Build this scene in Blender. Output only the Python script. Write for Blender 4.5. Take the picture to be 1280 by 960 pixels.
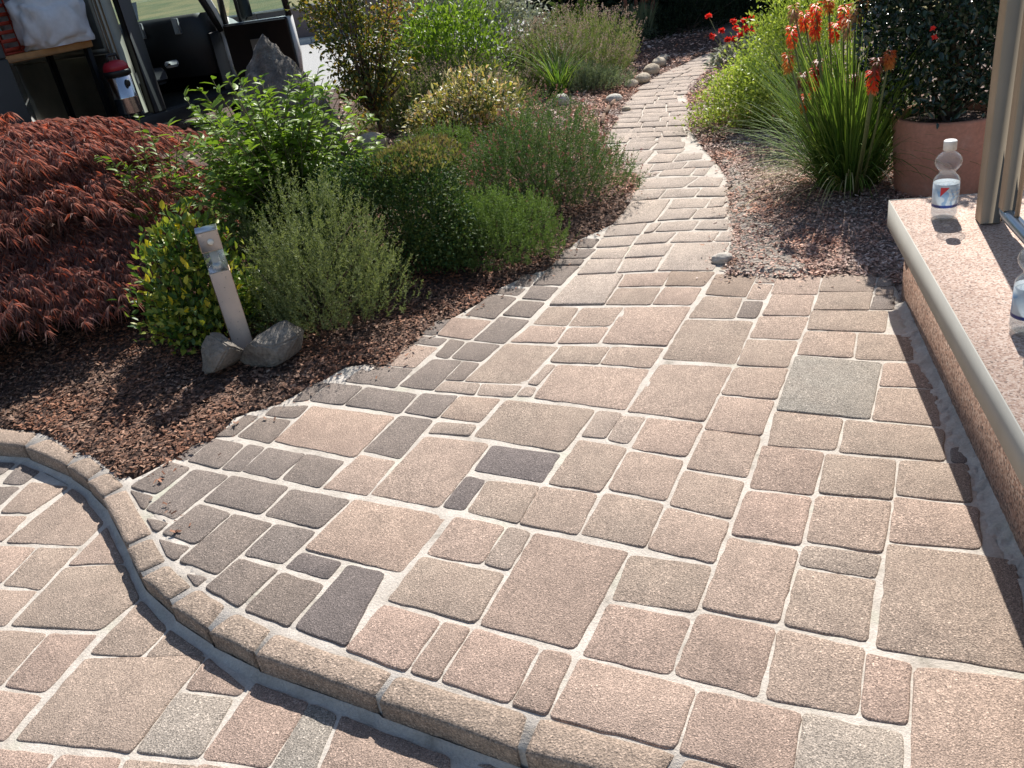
import bpy, math, random
import numpy as np
from mathutils import Vector, Matrix, noise as mnoise

for _o in list(bpy.data.objects):
    bpy.data.objects.remove(_o)
SC = bpy.context.scene
C = SC.collection
R = math.radians
rng = np.random.default_rng(7)
random.seed(7)

# ---------------------------------------------------------------- camera
CAM_H, FPX, PITCH, ROLL = 1.55, 1045.0, R(27.6), R(-9.4)
_fw = Vector((0, math.cos(PITCH), -math.sin(PITCH)))
_r0, _u0 = Vector((1, 0, 0)), Vector((0, math.sin(PITCH), math.cos(PITCH)))
_rt = math.cos(ROLL) * _r0 + math.sin(ROLL) * _u0
_up = -math.sin(ROLL) * _r0 + math.cos(ROLL) * _u0
cam = bpy.data.cameras.new('camera')
cam.sensor_width = 36.0
cam.lens = FPX / 1280 * 36
cam.clip_start, cam.clip_end = 0.05, 2000
camo = bpy.data.objects.new('camera', cam)
C.objects.link(camo)
camo.matrix_world = Matrix(((_rt.x, _up.x, -_fw.x, 0), (_rt.y, _up.y, -_fw.y, 0), (_rt.z, _up.z, -_fw.z, CAM_H), (0, 0, 0, 1)))
SC.camera = camo

# ---------------------------------------------------------------- sky and sun
SUN_AZ, SUN_EL = R(68.5), R(46)
SUN_DIR = Vector((math.cos(SUN_EL) * math.cos(SUN_AZ), math.cos(SUN_EL) * math.sin(SUN_AZ), math.sin(SUN_EL)))
world = bpy.data.worlds.new('World')
SC.world = world
world.use_nodes = True
_nt = world.node_tree
_sky = _nt.nodes.new('ShaderNodeTexSky')
_sky.sky_type = 'NISHITA'
_sky.sun_disc = False
_sky.sun_elevation = SUN_EL
_sky.sun_rotation = R(90) - SUN_AZ
_nt.links.new(_sky.outputs[0], _nt.nodes['Background'].inputs[0])
_nt.nodes['Background'].inputs[1].default_value = 0.085
_l = bpy.data.lights.new('sun', 'SUN')
_l.energy, _l.angle, _l.color = 5.0, R(0.53), (1.0, 0.955, 0.89)
_s = bpy.data.objects.new('sun', _l)
_s.rotation_euler = SUN_DIR.to_track_quat('Z', 'Y').to_euler()
_s.location = (3, 6, 8)
C.objects.link(_s)
SC.view_settings.view_transform = 'Standard'
SC.view_settings.look = 'None'
SC.view_settings.exposure = 0.54
SC.view_settings.gamma = 1.0
SC.view_settings.use_curve_mapping = False
SC.cycles.max_bounces = 8
SC.cycles.transparent_max_bounces = 12
SC.cycles.caustics_reflective = False
SC.cycles.caustics_refractive = False
SC.cycles.use_denoising = True


def at(px, py, z=0.0):
    """The point of the place at height z that was measured at this spot of the survey picture."""
    d = (px - 640) / FPX * _rt - (py - 480) / FPX * _up + _fw
    t = (z - CAM_H) / d.z
    return Vector((d.x * t, d.y * t, z))


# ---------------------------------------------------------------- helpers
def tag(o, label=None, cat=None, group=None, kind=None):
    for k, v in (('label', label), ('category', cat), ('group', group), ('kind', kind)):
        if v:
            o[k] = v
    return o


def empty(name, loc=(0, 0, 0), rz=0.0):
    o = bpy.data.objects.new(name, None)
    o.empty_display_size = 0.1
    o.location = loc
    o.rotation_euler = (0, 0, rz)
    C.objects.link(o)
    return o


def mesh_data(name, V, F, mat=None, smooth=False):
    """V (n,3); F: array (m,k) or list of such arrays / lists of tuples."""
    V = np.asarray(V, np.float32).reshape(-1, 3)
    if isinstance(F, np.ndarray):
        F = [F]
    elif F and not isinstance(F[0], np.ndarray):
        F = [np.asarray([f for f in F if len(f) == k], np.int32) for k in sorted({len(f) for f in F})]
    F = [f for f in F if len(f)]
    me = bpy.data.meshes.new(name)
    me.vertices.add(len(V))
    me.vertices.foreach_set('co', V.ravel())
    nl = sum(f.size for f in F)
    nf = sum(len(f) for f in F)
    me.loops.add(nl)
    me.polygons.add(nf)
    me.loops.foreach_set('vertex_index', np.concatenate([f.ravel() for f in F]).astype(np.int32))
    tot = np.concatenate([np.full(len(f), f.shape[1], np.int32) for f in F])
    me.polygons.foreach_set('loop_start', np.concatenate([[0], np.cumsum(tot)[:-1]]).astype(np.int32))
    me.polygons.foreach_set('loop_total', tot)
    if smooth:
        me.polygons.foreach_set('use_smooth', np.ones(nf, bool))
    me.update(calc_edges=True)
    me.validate()
    if mat:
        me.materials.append(mat)
    return me


def obj(name, V, F, mat=None, parent=None, smooth=False, loc=None, kind=None):
    o = bpy.data.objects.new(name, mesh_data(name, V, F, mat, smooth) if V is not None else F)
    C.objects.link(o)
    if parent:
        o.parent = parent
    if loc is not None:
        o.location = loc
    if kind:
        o['kind'] = kind
    return o


class MB:
    """Collects shapes into one mesh."""
    def __init__(s):
        s.V, s.F = [], []

    def add(s, V, F):
        b = len(s.V)
        s.V += [tuple(v) for v in V]
        s.F += [tuple(i + b for i in f) for f in F]
        return s

    def box(s, a, b, M=None):
        v = [Vector((x, y, z)) for z in (a[2], b[2]) for y in (a[1], b[1]) for x in (a[0], b[0])]
        if M:
            v = [M @ p for p in v]
        return s.add(v, [(0, 2, 3, 1), (4, 5, 7, 6), (0, 1, 5, 4), (2, 6, 7, 3), (0, 4, 6, 2), (1, 3, 7, 5)])

    def bevbox(s, a, b, r=0.01):
        pts = []
        V, F = [], []
        # chamfered box: 24 vertices
        import itertools
        idx = {}
        for sx, sy, sz in itertools.product((0, 1), repeat=3):
            c = [(a, b)[sx][0], (a, b)[sy][1], (a, b)[sz][2]]
            sg = [1 - 2 * sx, 1 - 2 * sy, 1 - 2 * sz]
            for ax in range(3):
                p = [c[k] + (0 if k == ax else sg[k] * r) for k in range(3)]
                idx[(sx, sy, sz, ax)] = len(V)
                V.append(p)
        for ax in range(3):
            o1, o2 = [(1, 2), (2, 0), (0, 1)][ax]
            for sd in (0, 1):
                f = []
                for u, w in ((0, 0), (1, 0), (1, 1), (0, 1)):
                    k = [0, 0, 0]; k[ax] = sd; k[o1] = u; k[o2] = w
                    f.append(idx[tuple(k) + (ax,)])
                F.append(tuple(f if sd else f[::-1]))
        for ax in range(3):
            o1, o2 = [(1, 2), (2, 0), (0, 1)][ax]
            for u in (0, 1):
                for w in (0, 1):
                    k0 = [0, 0, 0]; k0[o1] = u; k0[o2] = w
                    k1 = list(k0); k1[ax] = 1
                    F.append((idx[tuple(k0) + (o1,)], idx[tuple(k1) + (o1,)], idx[tuple(k1) + (o2,)], idx[tuple(k0) + (o2,)]))
        for sx, sy, sz in itertools.product((0, 1), repeat=3):
            F.append(tuple(idx[(sx, sy, sz, ax)] for ax in range(3)))
        return s.add(V, F)

    def tube(s, pts, rad, n=8, cap=True):
        pts = [Vector(p) for p in pts]
        rad = rad if hasattr(rad, '__len__') else [rad] * len(pts)
        V, F = [], []
        up = None
        for i, p in enumerate(pts):
            d = (pts[min(i + 1, len(pts) - 1)] - pts[max(i - 1, 0)]).normalized()
            if up is None:
                up = d.orthogonal().normalized()
            up = (up - d * up.dot(d))
            up = up.normalized() if up.length > 1e-6 else d.orthogonal().normalized()
            w = d.cross(up)
            for k in range(n):
                a = 2 * math.pi * k / n
                V.append(p + (up * math.cos(a) + w * math.sin(a)) * rad[i])
        for i in range(len(pts) - 1):
            for k in range(n):
                F.append((i * n + k, i * n + (k + 1) % n, (i + 1) * n + (k + 1) % n, (i + 1) * n + k))
        if cap:
            F.append(tuple(range(n))[::-1])
            F.append(tuple(range((len(pts) - 1) * n, len(pts) * n)))
        return s.add(V, F)

    def lathe(s, prof, n=32, M=None, cap=True):
        V, F = [], []
        for r, z in prof:
            for k in range(n):
                a = 2 * math.pi * k / n
                p = Vector((r * math.cos(a), r * math.sin(a), z))
                V.append(M @ p if M else p)
        for i in range(len(prof) - 1):
            for k in range(n):
                F.append((i * n + k, i * n + (k + 1) % n, (i + 1) * n + (k + 1) % n, (i + 1) * n + k))
        if cap:
            F.append(tuple(range(n))[::-1])
            F.append(tuple(range((len(prof) - 1) * n, len(prof) * n)))
        return s.add(V, F)

    def build(s, name, mat, parent=None, smooth=False, loc=None, kind=None):
        return obj(name, np.array(s.V), s.F, mat, parent, smooth, loc, kind)


def fbm(p, o=4, s=1.0):
    return mnoise.fractal(Vector(p) * s, 1.0, 2.0, o)


# ---------------------------------------------------------------- materials
MATS = {}


class NT:
    def __init__(s, name):
        s.m = bpy.data.materials.new(name)
        s.m.use_nodes = True
        s.t = s.m.node_tree
        s.b = s.t.nodes['Principled BSDF']
        s.out = s.t.nodes['Material Output']
        MATS[name] = s.m

    def n(s, typ, **kw):
        nd = s.t.nodes.new('ShaderNode' + typ)
        for k, v in kw.items():
            if k.startswith('i_'):
                key = k[2:]
                key = int(key) if key.isdigit() else key
                if isinstance(v, bpy.types.NodeSocket):
                    s.t.links.new(v, nd.inputs[key])
                else:
                    nd.inputs[key].default_value = v
            else:
                setattr(nd, k, v)
        return nd

    def link(s, a, b):
        s.t.links.new(a, b)

    def pos(s):
        return s.n('NewGeometry').outputs['Position']

    def noise(s, scale, detail=3.0, rough=0.55, vec=None):
        return s.n('TexNoise', i_Vector=vec or s.pos(), i_Scale=scale, i_Detail=detail, i_Roughness=rough).outputs['Fac']

    def ramp(s, fac, stops, interp='LINEAR'):
        nd = s.n('ValToRGB', i_Fac=fac)
        cr = nd.color_ramp
        cr.interpolation = interp
        while len(cr.elements) < len(stops):
            cr.elements.new(0.5)
        for e, (p, c) in zip(cr.elements, stops):
            e.position = p
            e.color = (c, c, c, 1) if not hasattr(c, '__len__') else tuple(c) + (1,)
        return nd.outputs['Color']

    def mix(s, fac, a, b, mode='MIX'):
        nd = s.n('Mix', data_type='RGBA', blend_type=mode)
        for key, v in ((0, fac), (6, a), (7, b)):
            if isinstance(v, bpy.types.NodeSocket):
                s.t.links.new(v, nd.inputs[key])
            elif key == 0:
                nd.inputs[0].default_value = v
            else:
                nd.inputs[key].default_value = tuple(v) + (1,) if hasattr(v, '__len__') else (v, v, v, 1)
        return nd.outputs[2]

    def bump(s, h, dist=0.005, strength=1.0, prev=None):
        nd = s.n('Bump', i_Height=h, i_Distance=dist, i_Strength=strength)
        if prev:
            s.t.links.new(prev, nd.inputs['Normal'])
        return nd.outputs['Normal']

    def set(s, **kw):
        for k, v in kw.items():
            k = k.replace('_', ' ')
            if isinstance(v, bpy.types.NodeSocket):
                s.t.links.new(v, s.b.inputs[k])
            else:
                if k in ('Base Color', 'Emission Color') and len(v) == 3:
                    v = tuple(v) + (1,)
                s.b.inputs[k].default_value = v
        return s.m


def plain(name, col, rough=0.6, metal=0.0, var=0.12, scale=14.0, **kw):
    m = NT(name)
    n = m.noise(scale, 4)
    c = m.mix(1.0, col, m.ramp(n, [(0.25, 1 - var), (0.75, 1 + var)]), 'MULTIPLY')
    return m.set(Base_Color=c, Roughness=rough, Metallic=metal, **kw)


def stone_mat(name, col, tint, grain=0.85, speck=0.52, rough=0.92, bumpd=0.0018):
    """cast-stone paver: mottled colour, exposed fine aggregate"""
    m = NT(name)
    p = m.pos()
    oi = m.n('ObjectInfo')
    rnd = oi.outputs['Random']
    base = m.mix(m.ramp(rnd, [(0.0, 0.0), (1.0, 1.0)]), col, tint)
    big = m.noise(5.5, 4, 0.6, p)
    base = m.mix(m.ramp(big, [(0.42, 0.0), (0.68, 0.75)]), base, m.mix(0.5, base, tint))
    val = m.n('MapRange', i_Value=rnd, i_3=0.90, i_4=1.10).outputs[0]
    base = m.mix(1.0, base, val, 'MULTIPLY')
    g1 = m.noise(230 / grain, 3, 0.75, p)
    vor = m.n('TexVoronoi', i_Vector=p, i_Scale=210 / grain)
    g2 = vor.outputs['Color']
    sp = m.ramp(g1, [(0.36, 1 - speck), (0.5, 0.97), (0.64, 1 + speck)])
    base = m.mix(1.0, base, sp, 'MULTIPLY')
    hv = m.n('SeparateColor', i_0=g2).outputs[0]
    grit = m.mix(1.0, base, m.ramp(hv, [(0.0, 0.62), (0.5, 1.0), (0.88, 1.08), (0.97, 1.6)]), 'MULTIPLY')
    base = m.mix(m.n('MapRange', i_Value=m.noise(1.7, 2, 0.5, p), i_1=0.35, i_2=0.65, i_3=0.45, i_4=1.0).outputs[0], base, grit)
    stain = m.noise(17, 5, 0.65, p)
    base = m.mix(1.0, base, m.ramp(stain, [(0.3, 0.86), (0.6, 1.04)]), 'MULTIPLY')
    wear = m.noise(2.1, 6, 0.7, p)
    base = m.mix(1.0, base, m.ramp(wear, [(0.3, 0.86), (0.5, 1.0), (0.72, 1.07)]), 'MULTIPLY')
    spot = m.noise(38, 3, 0.5, p)
    base = m.mix(m.ramp(spot, [(0.68, 0.0), (0.76, 0.4)]), base, m.mix(1.0, base, (0.55, 0.52, 0.5), 'MULTIPLY'))
    nrm = m.bump(vor.outputs['Distance'], bumpd * 1.3, 0.7)
    nrm = m.bump(g1, bumpd * 2, 0.9, nrm)
    return m.set(Base_Color=base, Roughness=rough, Normal=nrm)


def leaf_mat(name, cols, rough=0.5, trans=0.35, spec=0.3, tcol=None, gain=1.5):
    """foliage: each leaf its own tone, light shining through"""
    m = NT(name)
    rnd = m.n('NewGeometry').outputs['Random Per Island']
    k = len(cols) - 1
    cols = [tuple(min(v * gain, 0.8) for v in cc) for cc in cols]
    c = m.ramp(rnd, [(i / k, cc) for i, cc in enumerate(cols)])
    clump = m.noise(3.2, 3, 0.6)
    c = m.mix(1.0, c, m.ramp(clump, [(0.3, 0.78), (0.7, 1.18)]), 'MULTIPLY')
    m.set(Base_Color=c, Roughness=rough if rough < 0.3 else max(rough, 0.44))
    m.b.inputs['Specular IOR Level'].default_value = spec if rough < 0.3 else min(spec, 0.42)
    tr = m.n('BsdfTranslucent')
    m.link(m.mix(1.0, c, tcol or (1.15, 1.2, 0.6), 'MULTIPLY'), tr.inputs['Color'])
    mx = m.n('MixShader', i_0=trans)
    m.link(m.b.outputs[0], mx.inputs[1])
    m.link(tr.outputs[0], mx.inputs[2])
    m.link(mx.outputs[0], m.out.inputs['Surface'])
    return m.m


UP = """
t 1310 3616 1498 3539 1390 3333 1206 3416
t 1498 3539 1714 3457 1607 3263 1400 3358
s 1691 3407 1747 3380 1703 3288 1636 3306
t 1636 3306 1706 3282 1663 3198 1592 3230
g 1590 3231 1671 3199 1601 3061 1510 3100
t 1404 3356 1608 3268 1512 3099 1307 3188
t 1302 3190 1583 3068 1478 2882 1212 3014
t 1208 3016 1386 2929 1279 2724 1097 2822
t 1384 2924 1554 2822 1462 2626 1274 2714
l 1094 2823 1360 2659 1149 2302 883 2453
t 1360 2659 1463 2614 1429 2424 1266 2500
t 1266 2500 1433 2420 1330 2197 1147 2296
t 1075 2330 1334 2183 1245 2015 974 2150
t 880 2454 1074 2336 975 2159 781 2252
g 1290 2081 1339 2074 1299 1988 1254 2005
t 1123 2064 1299 1983 1212 1809 1033 1898
t 937 2159 1123 2064 1019 1882 833 1966
t 1029 1897 1219 1793 1131 1624 923 1715
t 829 1964 1015 1874 893 1673 716 1765
s 710 1765 889 1669 835 1584 665 1681
t 919 1710 1188 1575 1016 1230 726 1370
t 662 1674 833 1584 722 1387 552 1485
t 539 1481 710 1377 613 1196 437 1281
r 704 1363 789 1314 699 1153 613 1196
t 786 1308 1026 1205 862 954 633 1026
l 507 1236 687 1143 614 1000 425 1083
d 1063 3762 1237 3665 1101 3426 940 3536
s 1237 3665 1314 3627 1275 3532 1187 3574
t 1184 3567 1263 3523 1168 3360 1090 3407
g 1081 3399 1163 3357 1072 3195 990 3234
t 1216 3417 1379 3331 1276 3135 1097 3217
t 937 3525 1091 3431 987 3226 802 3313
t 790 3302 1058 3179 864 2825 605 2968
t 1089 3221 1275 3131 1159 2942 978 3028
t 972 3023 1154 2939 1037 2734 858 2818
t 852 2812 1036 2729 913 2518 740 2621
t 735 2615 909 2517 787 2308 618 2408
t 592 2945 852 2812 638 2456 392 2611
d 868 3885 1071 3787 967 3628 796 3713
t 794 3703 959 3619 858 3437 690 3522
t 653 3945 870 3875 792 3715 583 3792
t 581 3784 783 3700 689 3518 485 3600
t 570 3550 856 3430 655 3073 398 3204
t 437 3158 649 3066 551 2906 361 3013
t 455 2546 632 2445 523 2258 354 2367
t 620 2408 787 2308 669 2093 501 2200
s 364 2598 456 2552 358 2391 288 2440
t 349 2362 514 2249 405 2045 235 2158
t 496 2195 659 2079 563 1912 400 2026
r 771 2262 943 2166 821 1959 650 2044
r 646 2040 817 1955 705 1751 534 1849
t 231 2154 400 2036 294 1848 122 1958
t 397 2027 557 1904 461 1737 294 1848
t 529 1841 695 1740 549 1489 376 1586
t 245 1843 455 1734 366 1570 161 1667
r 155 1664 353 1559 254 1386 56 1496
r 369 1580 542 1484 428 1288 257 1389
t 53 1493 306 1343 216 1190 -45 1329
r 305 1340 505 1231 419 1071 217 1185
g 147 4187 236 4160 171 3982 82 4037
g -11 4051 160 3978 101 3888 -25 3986
g -35 3982 100 3874 -34 3649 -175 3758
g -3 3673 131 3568 -6 3353 -146 3452
r -234 3758 -39 3639 -150 3454 -311 3574
g -322 3758 -234 3746 -313 3575 -388 3612
g -402 3611 -251 3516 -297 3442 -437 3534
g -246 3510 -173 3452 -257 3295 -324 3351
g -164 3448 -15 3357 -111 3213 -253 3303
t -437 3530 -297 3435 -406 3261 -542 3342
g -328 3328 -192 3260 -321 3023 -474 3116
g -192 3256 -115 3207 -196 3062 -275 3103
t 3 3360 230 3244 47 2948 -196 3062
s -275 3100 -123 3018 -152 2924 -325 3019
s -123 3018 46 2940 -4 2856 -152 2924
t 126 3511 286 3429 213 3278 17 3365
t 231 3698 374 3623 287 3433 131 3521
t 379 3621 574 3548 469 3358 287 3433
t 290 3421 469 3358 394 3206 216 3270
t 235 3248 437 3158 361 3013 162 3107
s 157 3099 196 3075 96 2913 55 2945
t 196 3075 551 2906 393 2618 67 2823
s 46 2935 96 2910 68 2831 0 2863
t -36 2859 293 2659 137 2408 -178 2615
s 293 2655 384 2606 286 2447 205 2493
o -215 2946 -47 2863 -141 2698 -300 2796
g -366 3025 -215 2946 -304 2789 -443 2883
s -307 2768 -149 2693 -181 2616 -341 2689
g -608 3164 -379 3020 -450 2870 -692 3025
g -778 3262 -617 3167 -692 3025 -853 3115
g -856 3290 -777 3258 -853 3115 -928 3132
g -622 3392 -406 3261 -481 3101 -720 3250
o -826 3071 -465 2859 -607 2597 -948 2823
g -450 2870 -311 2784 -436 2538 -585 2638
t -587 2625 -446 2535 -539 2339 -707 2435
t -348 2677 -108 2544 -295 2203 -536 2350
g -797 2697 -635 2592 -710 2436 -871 2538
k -108 2538 130 2404 47 2246 -182 2391
k -203 2367 -133 2326 -215 2165 -292 2208
t -133 2322 42 2236 -51 2053 -212 2159
t 39 2237 213 2142 118 1950 -51 2058
t 200 2481 355 2373 220 2146 56 2238
t -247 2158 -85 2057 -172 1892 -342 1985
s -82 2054 -10 2008 -94 1846 -172 1896
t -348 1982 -103 1840 -196 1660 -446 1811
r -7 2007 251 1846 46 1514 -193 1656
g -1105 3088 -1040 3058 -1116 2911 -1202 2939
g -1039 3050 -886 2974 -952 2802 -1111 2910
g -1002 3122 -835 3074 -877 2971 -1027 3054
g -1204 2930 -1049 2840 -1120 2678 -1271 2778
g -1044 2836 -961 2791 -1031 2631 -1120 2678
g -961 2791 -796 2689 -881 2535 -1033 2638
g -1339 2799 -1230 2724 -1324 2572 -1455 2661
g -1229 2720 -1064 2627 -1206 2390 -1341 2488
g -1064 2630 -822 2480 -896 2331 -1136 2478
g -817 2473 -589 2336 -683 2197 -892 2330
g -1142 2474 -1000 2376 -1090 2222 -1238 2324
g -996 2373 -842 2275 -976 2048 -1129 2152
g -838 2274 -685 2193 -773 2043 -920 2128
g -1445 2641 -1327 2569 -1341 2488 -1360 2505
g -1321 2436 -1217 2379 -1246 2330 -1266 2348
g -1238 2303 -1099 2219 -1139 2155 -1172 2186
g -1242 2951 -1206 2920 -1271 2778 -1335 2812
g -1086 2089 -1001 2049 -1029 2013 -1043 2023
g -924 2120 -782 2027 -875 1880 -1007 2001
g -775 2021 -626 1921 -712 1767 -865 1874
k -727 2103 -586 2015 -622 1938 -774 2034
k -569 2001 -450 1931 -540 1654 -701 1764
o -583 2340 -256 2161 -406 1915 -724 2107
r -451 1804 -286 1699 -377 1534 -548 1649
r -280 1694 -206 1655 -298 1488 -377 1534
r -201 1654 -36 1543 -128 1383 -296 1488
r -33 1542 45 1505 -45 1332 -126 1380
"""
PATH = """
g 517 4611 634 4548 568 4408 471 4458
g 401 4488 590 4389 504 4259 343 4340
g 340 4335 502 4254 461 4167 310 4241
g 304 4244 461 4167 327 3930 178 4007
g 178 4007 322 3921 233 3762 107 3844
g 97 3835 232 3754 137 3584 -3 3685
t 634 4548 837 4501 764 4340 570 4407
t 583 4382 769 4338 685 4162 512 4249
t 510 4240 691 4168 613 3979 412 4045
t 772 4354 986 4276 895 4104 687 4170
t 691 4168 888 4098 800 3918 613 3979
t 991 4273 1258 4149 1062 3791 804 3916
t 410 4037 654 3950 489 3598 227 3705
t 710 4748 934 4682 847 4496 643 4569
t 941 4658 1016 4655 930 4507 861 4507
t 1016 4655 1220 4587 1131 4426 925 4510
t 1220 4587 1366 4514 1305 4337 1132 4433
t 851 4513 1052 4448 954 4300 772 4354
t 1052 4448 1263 4342 1175 4193 958 4297
t 1260 4332 1333 4303 1264 4152 1176 4199
t 933 5176 1173 5074 974 4680 729 4743
t 1180 5080 1392 4961 1301 4789 1097 4895
t 1392 4961 1479 4927 1408 4756 1301 4789
t 1095 4889 1266 4793 1168 4629 981 4691
t 1264 4801 1440 4728 1351 4538 1172 4627
t 963 5394 1201 5306 1099 5120 875 5151
t 1201 5306 1398 5200 1306 5037 1101 5130
t 1398 5200 1566 5117 1473 4938 1306 5037
t 1098 5653 1463 5466 1297 5275 988 5418
t 1460 5456 1586 5340 1502 5159 1307 5276
t 1048 5842 1273 5751 1201 5647 986 5665
t 1278 5771 1503 5701 1408 5525 1210 5641
t 1497 5682 1589 5639 1491 5459 1414 5530
t 1041 6057 1274 5984 1178 5774 987 5861
t 1274 5984 1504 5902 1404 5726 1182 5793
t 1504 5902 1681 5790 1589 5639 1407 5738
t 1093 6507 1367 6366 1198 6015 957 6142
t 1353 6254 1487 6135 1388 5939 1217 6026
t 1495 6144 1649 6052 1598 5891 1393 5955
t 1364 6352 1589 6285 1510 6159 1355 6237
t 1013 6759 1227 6735 1132 6523 988 6579
t 1233 6760 1465 6660 1334 6421 1142 6515
t 1463 6650 1631 6466 1568 6292 1338 6390
t 1096 7058 1324 6994 1227 6764 1025 6868
t 1318 6967 1519 6861 1408 6647 1224 6749
t 1513 6835 1666 6737 1607 6486 1413 6614
t 1209 7326 1436 7162 1329 6958 1101 7085
t 1436 7162 1653 7005 1508 6870 1318 6967
"""
LOW = """
g -2318 3223 -2119 3123 -2143 3039 -2270 3091
g -2110 3113 -1977 3012 -2004 2933 -2111 2971
g -2203 2991 -2000 2925 -2028 2796 -2137 2827
t -1981 2955 -1822 2818 -1873 2702 -2012 2746
g -1966 2987 -1859 2926 -1830 2827 -1970 2959
t -1801 2806 -1703 2764 -1545 2545 -1570 2432 -1892 2532
t -2112 2761 -1870 2694 -1900 2540 -2041 2589
t -2027 2562 -1742 2471 -1786 2292 -1944 2330
t -1738 2470 -1572 2426 -1623 2218 -1781 2281
t -1539 2520 -1488 2477 -1374 2280 -1580 2332
t -1583 2323 -1385 2273 -1284 2072 -1333 1967 -1655 2061
t -1933 2308 -1630 2220 -1667 2060 -1903 2127
t -1721 2068 -1505 2002 -1555 1802 -1760 1860
r -1502 2001 -1333 1958 -1406 1746 -1553 1798
t -1280 2062 -1240 2035 -1151 1905 -1164 1826 -1339 1872
t -1151 1897 -1119 1898 -1007 1765 -1159 1821
t -1347 1870 -1003 1761 -1083 1489 -1428 1596
t -1586 1801 -1405 1739 -1451 1594 -1617 1645
q -974 1769 -958 1784 -821 1641 -840 1618 -1006 1673
l -1017 1672 -847 1616 -895 1433 -1076 1491
r -834 1614 -805 1628 -661 1524 -718 1375 -901 1437
r -1511 1593 -1279 1527 -1304 1454 -1484 1488
r -1274 1526 -1098 1481 -1103 1417 -1296 1458
t -1094 1477 -889 1418 -892 1356 -1093 1404
l -654 1544 -560 1510 -606 1314 -721 1356
r -560 1503 -462 1441 -276 1326 -277 1253 -602 1313
r -217 1304 -118 1264 -127 1210 -242 1241
r -901 1429 -719 1369 -725 1325 -892 1356
"""
KERB = """
-2447 3437 -2046 3238 -2060 3137 -2354 3255
-1970 3174 -1774 2986 -1787 2907 -2049 3121
-1714 2950 -1612 2837 -1654 2766 -1785 2900
-1576 2798 -1476 2677 -1538 2618 -1649 2754
-1460 2646 -1267 2333 -1338 2288 -1536 2612
-1261 2314 -1169 2167 -1245 2125 -1334 2274
-1159 2149 -1047 2017 -1106 1968 -1232 2106
-1027 2005 -916 1903 -952 1815 -1094 1945
-881 1868 -759 1771 -796 1690 -945 1804
-750 1753 -412 1541 -454 1472 -790 1681
-404 1534 -85 1347 -119 1256 -445 1460
-63 1333 214 1181 155 1110 -107 1247
231 1172 447 1056 390 989 169 1102
"""
LEFT_EDGE = [(-1.505, 2.717), (-1.371, 2.827), (-1.223, 2.948), (-1.176, 3.116), (-0.993, 3.165), (-0.863, 3.288), (-0.736, 3.424), (-0.612, 3.419), (-0.55, 3.355), (-0.435, 3.54), (-0.414, 3.604), (-0.332, 3.742), (-0.245, 3.786), (-0.037, 3.994), (-0.017, 4.054), (0.137, 4.186), (0.289, 4.239), (0.338, 4.36), (0.492, 4.624), (0.674, 4.76), (0.754, 4.83), (0.9, 5.175), (1.072, 5.65), (1.015, 5.928), (1.033, 6.144), (1.071, 6.475), (0.998, 6.711), (1.063, 7.011), (1.176, 7.336), (1.304, 7.725), (1.587, 8.589), (1.872, 9.277), (2.268, 9.845), (2.679, 10.359), (3.023, 10.72)]
RIGHT_EDGE = [(3.419, 10.566), (3.196, 10.025), (2.899, 9.662), (2.602, 9.347), (2.307, 8.772), (2.137, 8.259), (1.966, 7.513), (1.804, 6.966), (1.767, 6.59), (1.712, 6.178), (1.682, 5.796), (1.628, 5.315), (1.511, 4.926), (1.425, 4.623), (1.356, 4.346), (1.289, 4.098), (1.194, 3.89), (1.132, 3.732), (1.309, 3.625), (1.706, 3.455), (1.769, 3.383), (1.697, 3.153)]
# ---------------------------------------------------------------- stone materials
PM = {
    't': stone_mat('paver_tan', (0.403, 0.316, 0.249), (0.393, 0.290, 0.230)),
    's': stone_mat('paver_small_tan', (0.372, 0.299, 0.242), (0.358, 0.281, 0.228)),
    'r': stone_mat('paver_rose', (0.393, 0.291, 0.231), (0.377, 0.273, 0.218)),
    'o': stone_mat('paver_ochre', (0.428, 0.328, 0.257), (0.418, 0.294, 0.228)),
    'd': stone_mat('paver_brown', (0.328, 0.251, 0.194), (0.333, 0.241, 0.182)),
    'l': stone_mat('paver_pale_grey', (0.349, 0.316, 0.269), (0.368, 0.307, 0.253)),
    'g': stone_mat('paver_grey_brown', (0.254, 0.202, 0.167), (0.216, 0.178, 0.154)),
    'k': stone_mat('paver_charcoal', (0.188, 0.155, 0.138), (0.169, 0.140, 0.130)),
}
PM['q'] = PM['r']
PATH_MAT = stone_mat('paver_path', (0.456, 0.376, 0.317), (0.440, 0.358, 0.295))
KERB_MAT = stone_mat('kerb_split_stone', (0.365, 0.285, 0.222), (0.355, 0.27, 0.21), grain=1.2, speck=0.42, bumpd=0.003)


def mortar_mat():
    m = NT('mortar')
    p = m.pos()
    a = m.noise(9, 5, 0.65, p)
    b = m.noise(140, 4, 0.7, p)
    c = m.ramp(a, [(0.28, (0.34, 0.30, 0.25)), (0.40, (0.52, 0.465, 0.40)), (0.62, (0.63, 0.57, 0.50)), (0.8, (0.67, 0.62, 0.55))])
    c = m.mix(1.0, c, m.ramp(b, [(0.3, 0.82), (0.7, 1.1)]), 'MULTIPLY')
    gr_ = m.noise(3.3, 4, 0.6, p)
    c = m.mix(m.ramp(gr_, [(0.58, 0.0), (0.70, 0.5)]), c, m.mix(1.0, c, (0.86, 1.0, 0.86), 'MULTIPLY'))
    nrm = m.bump(b, 0.005, 0.9)
    return m.set(Base_Color=c, Roughness=0.95, Normal=nrm)


MORTAR = mortar_mat()


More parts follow.
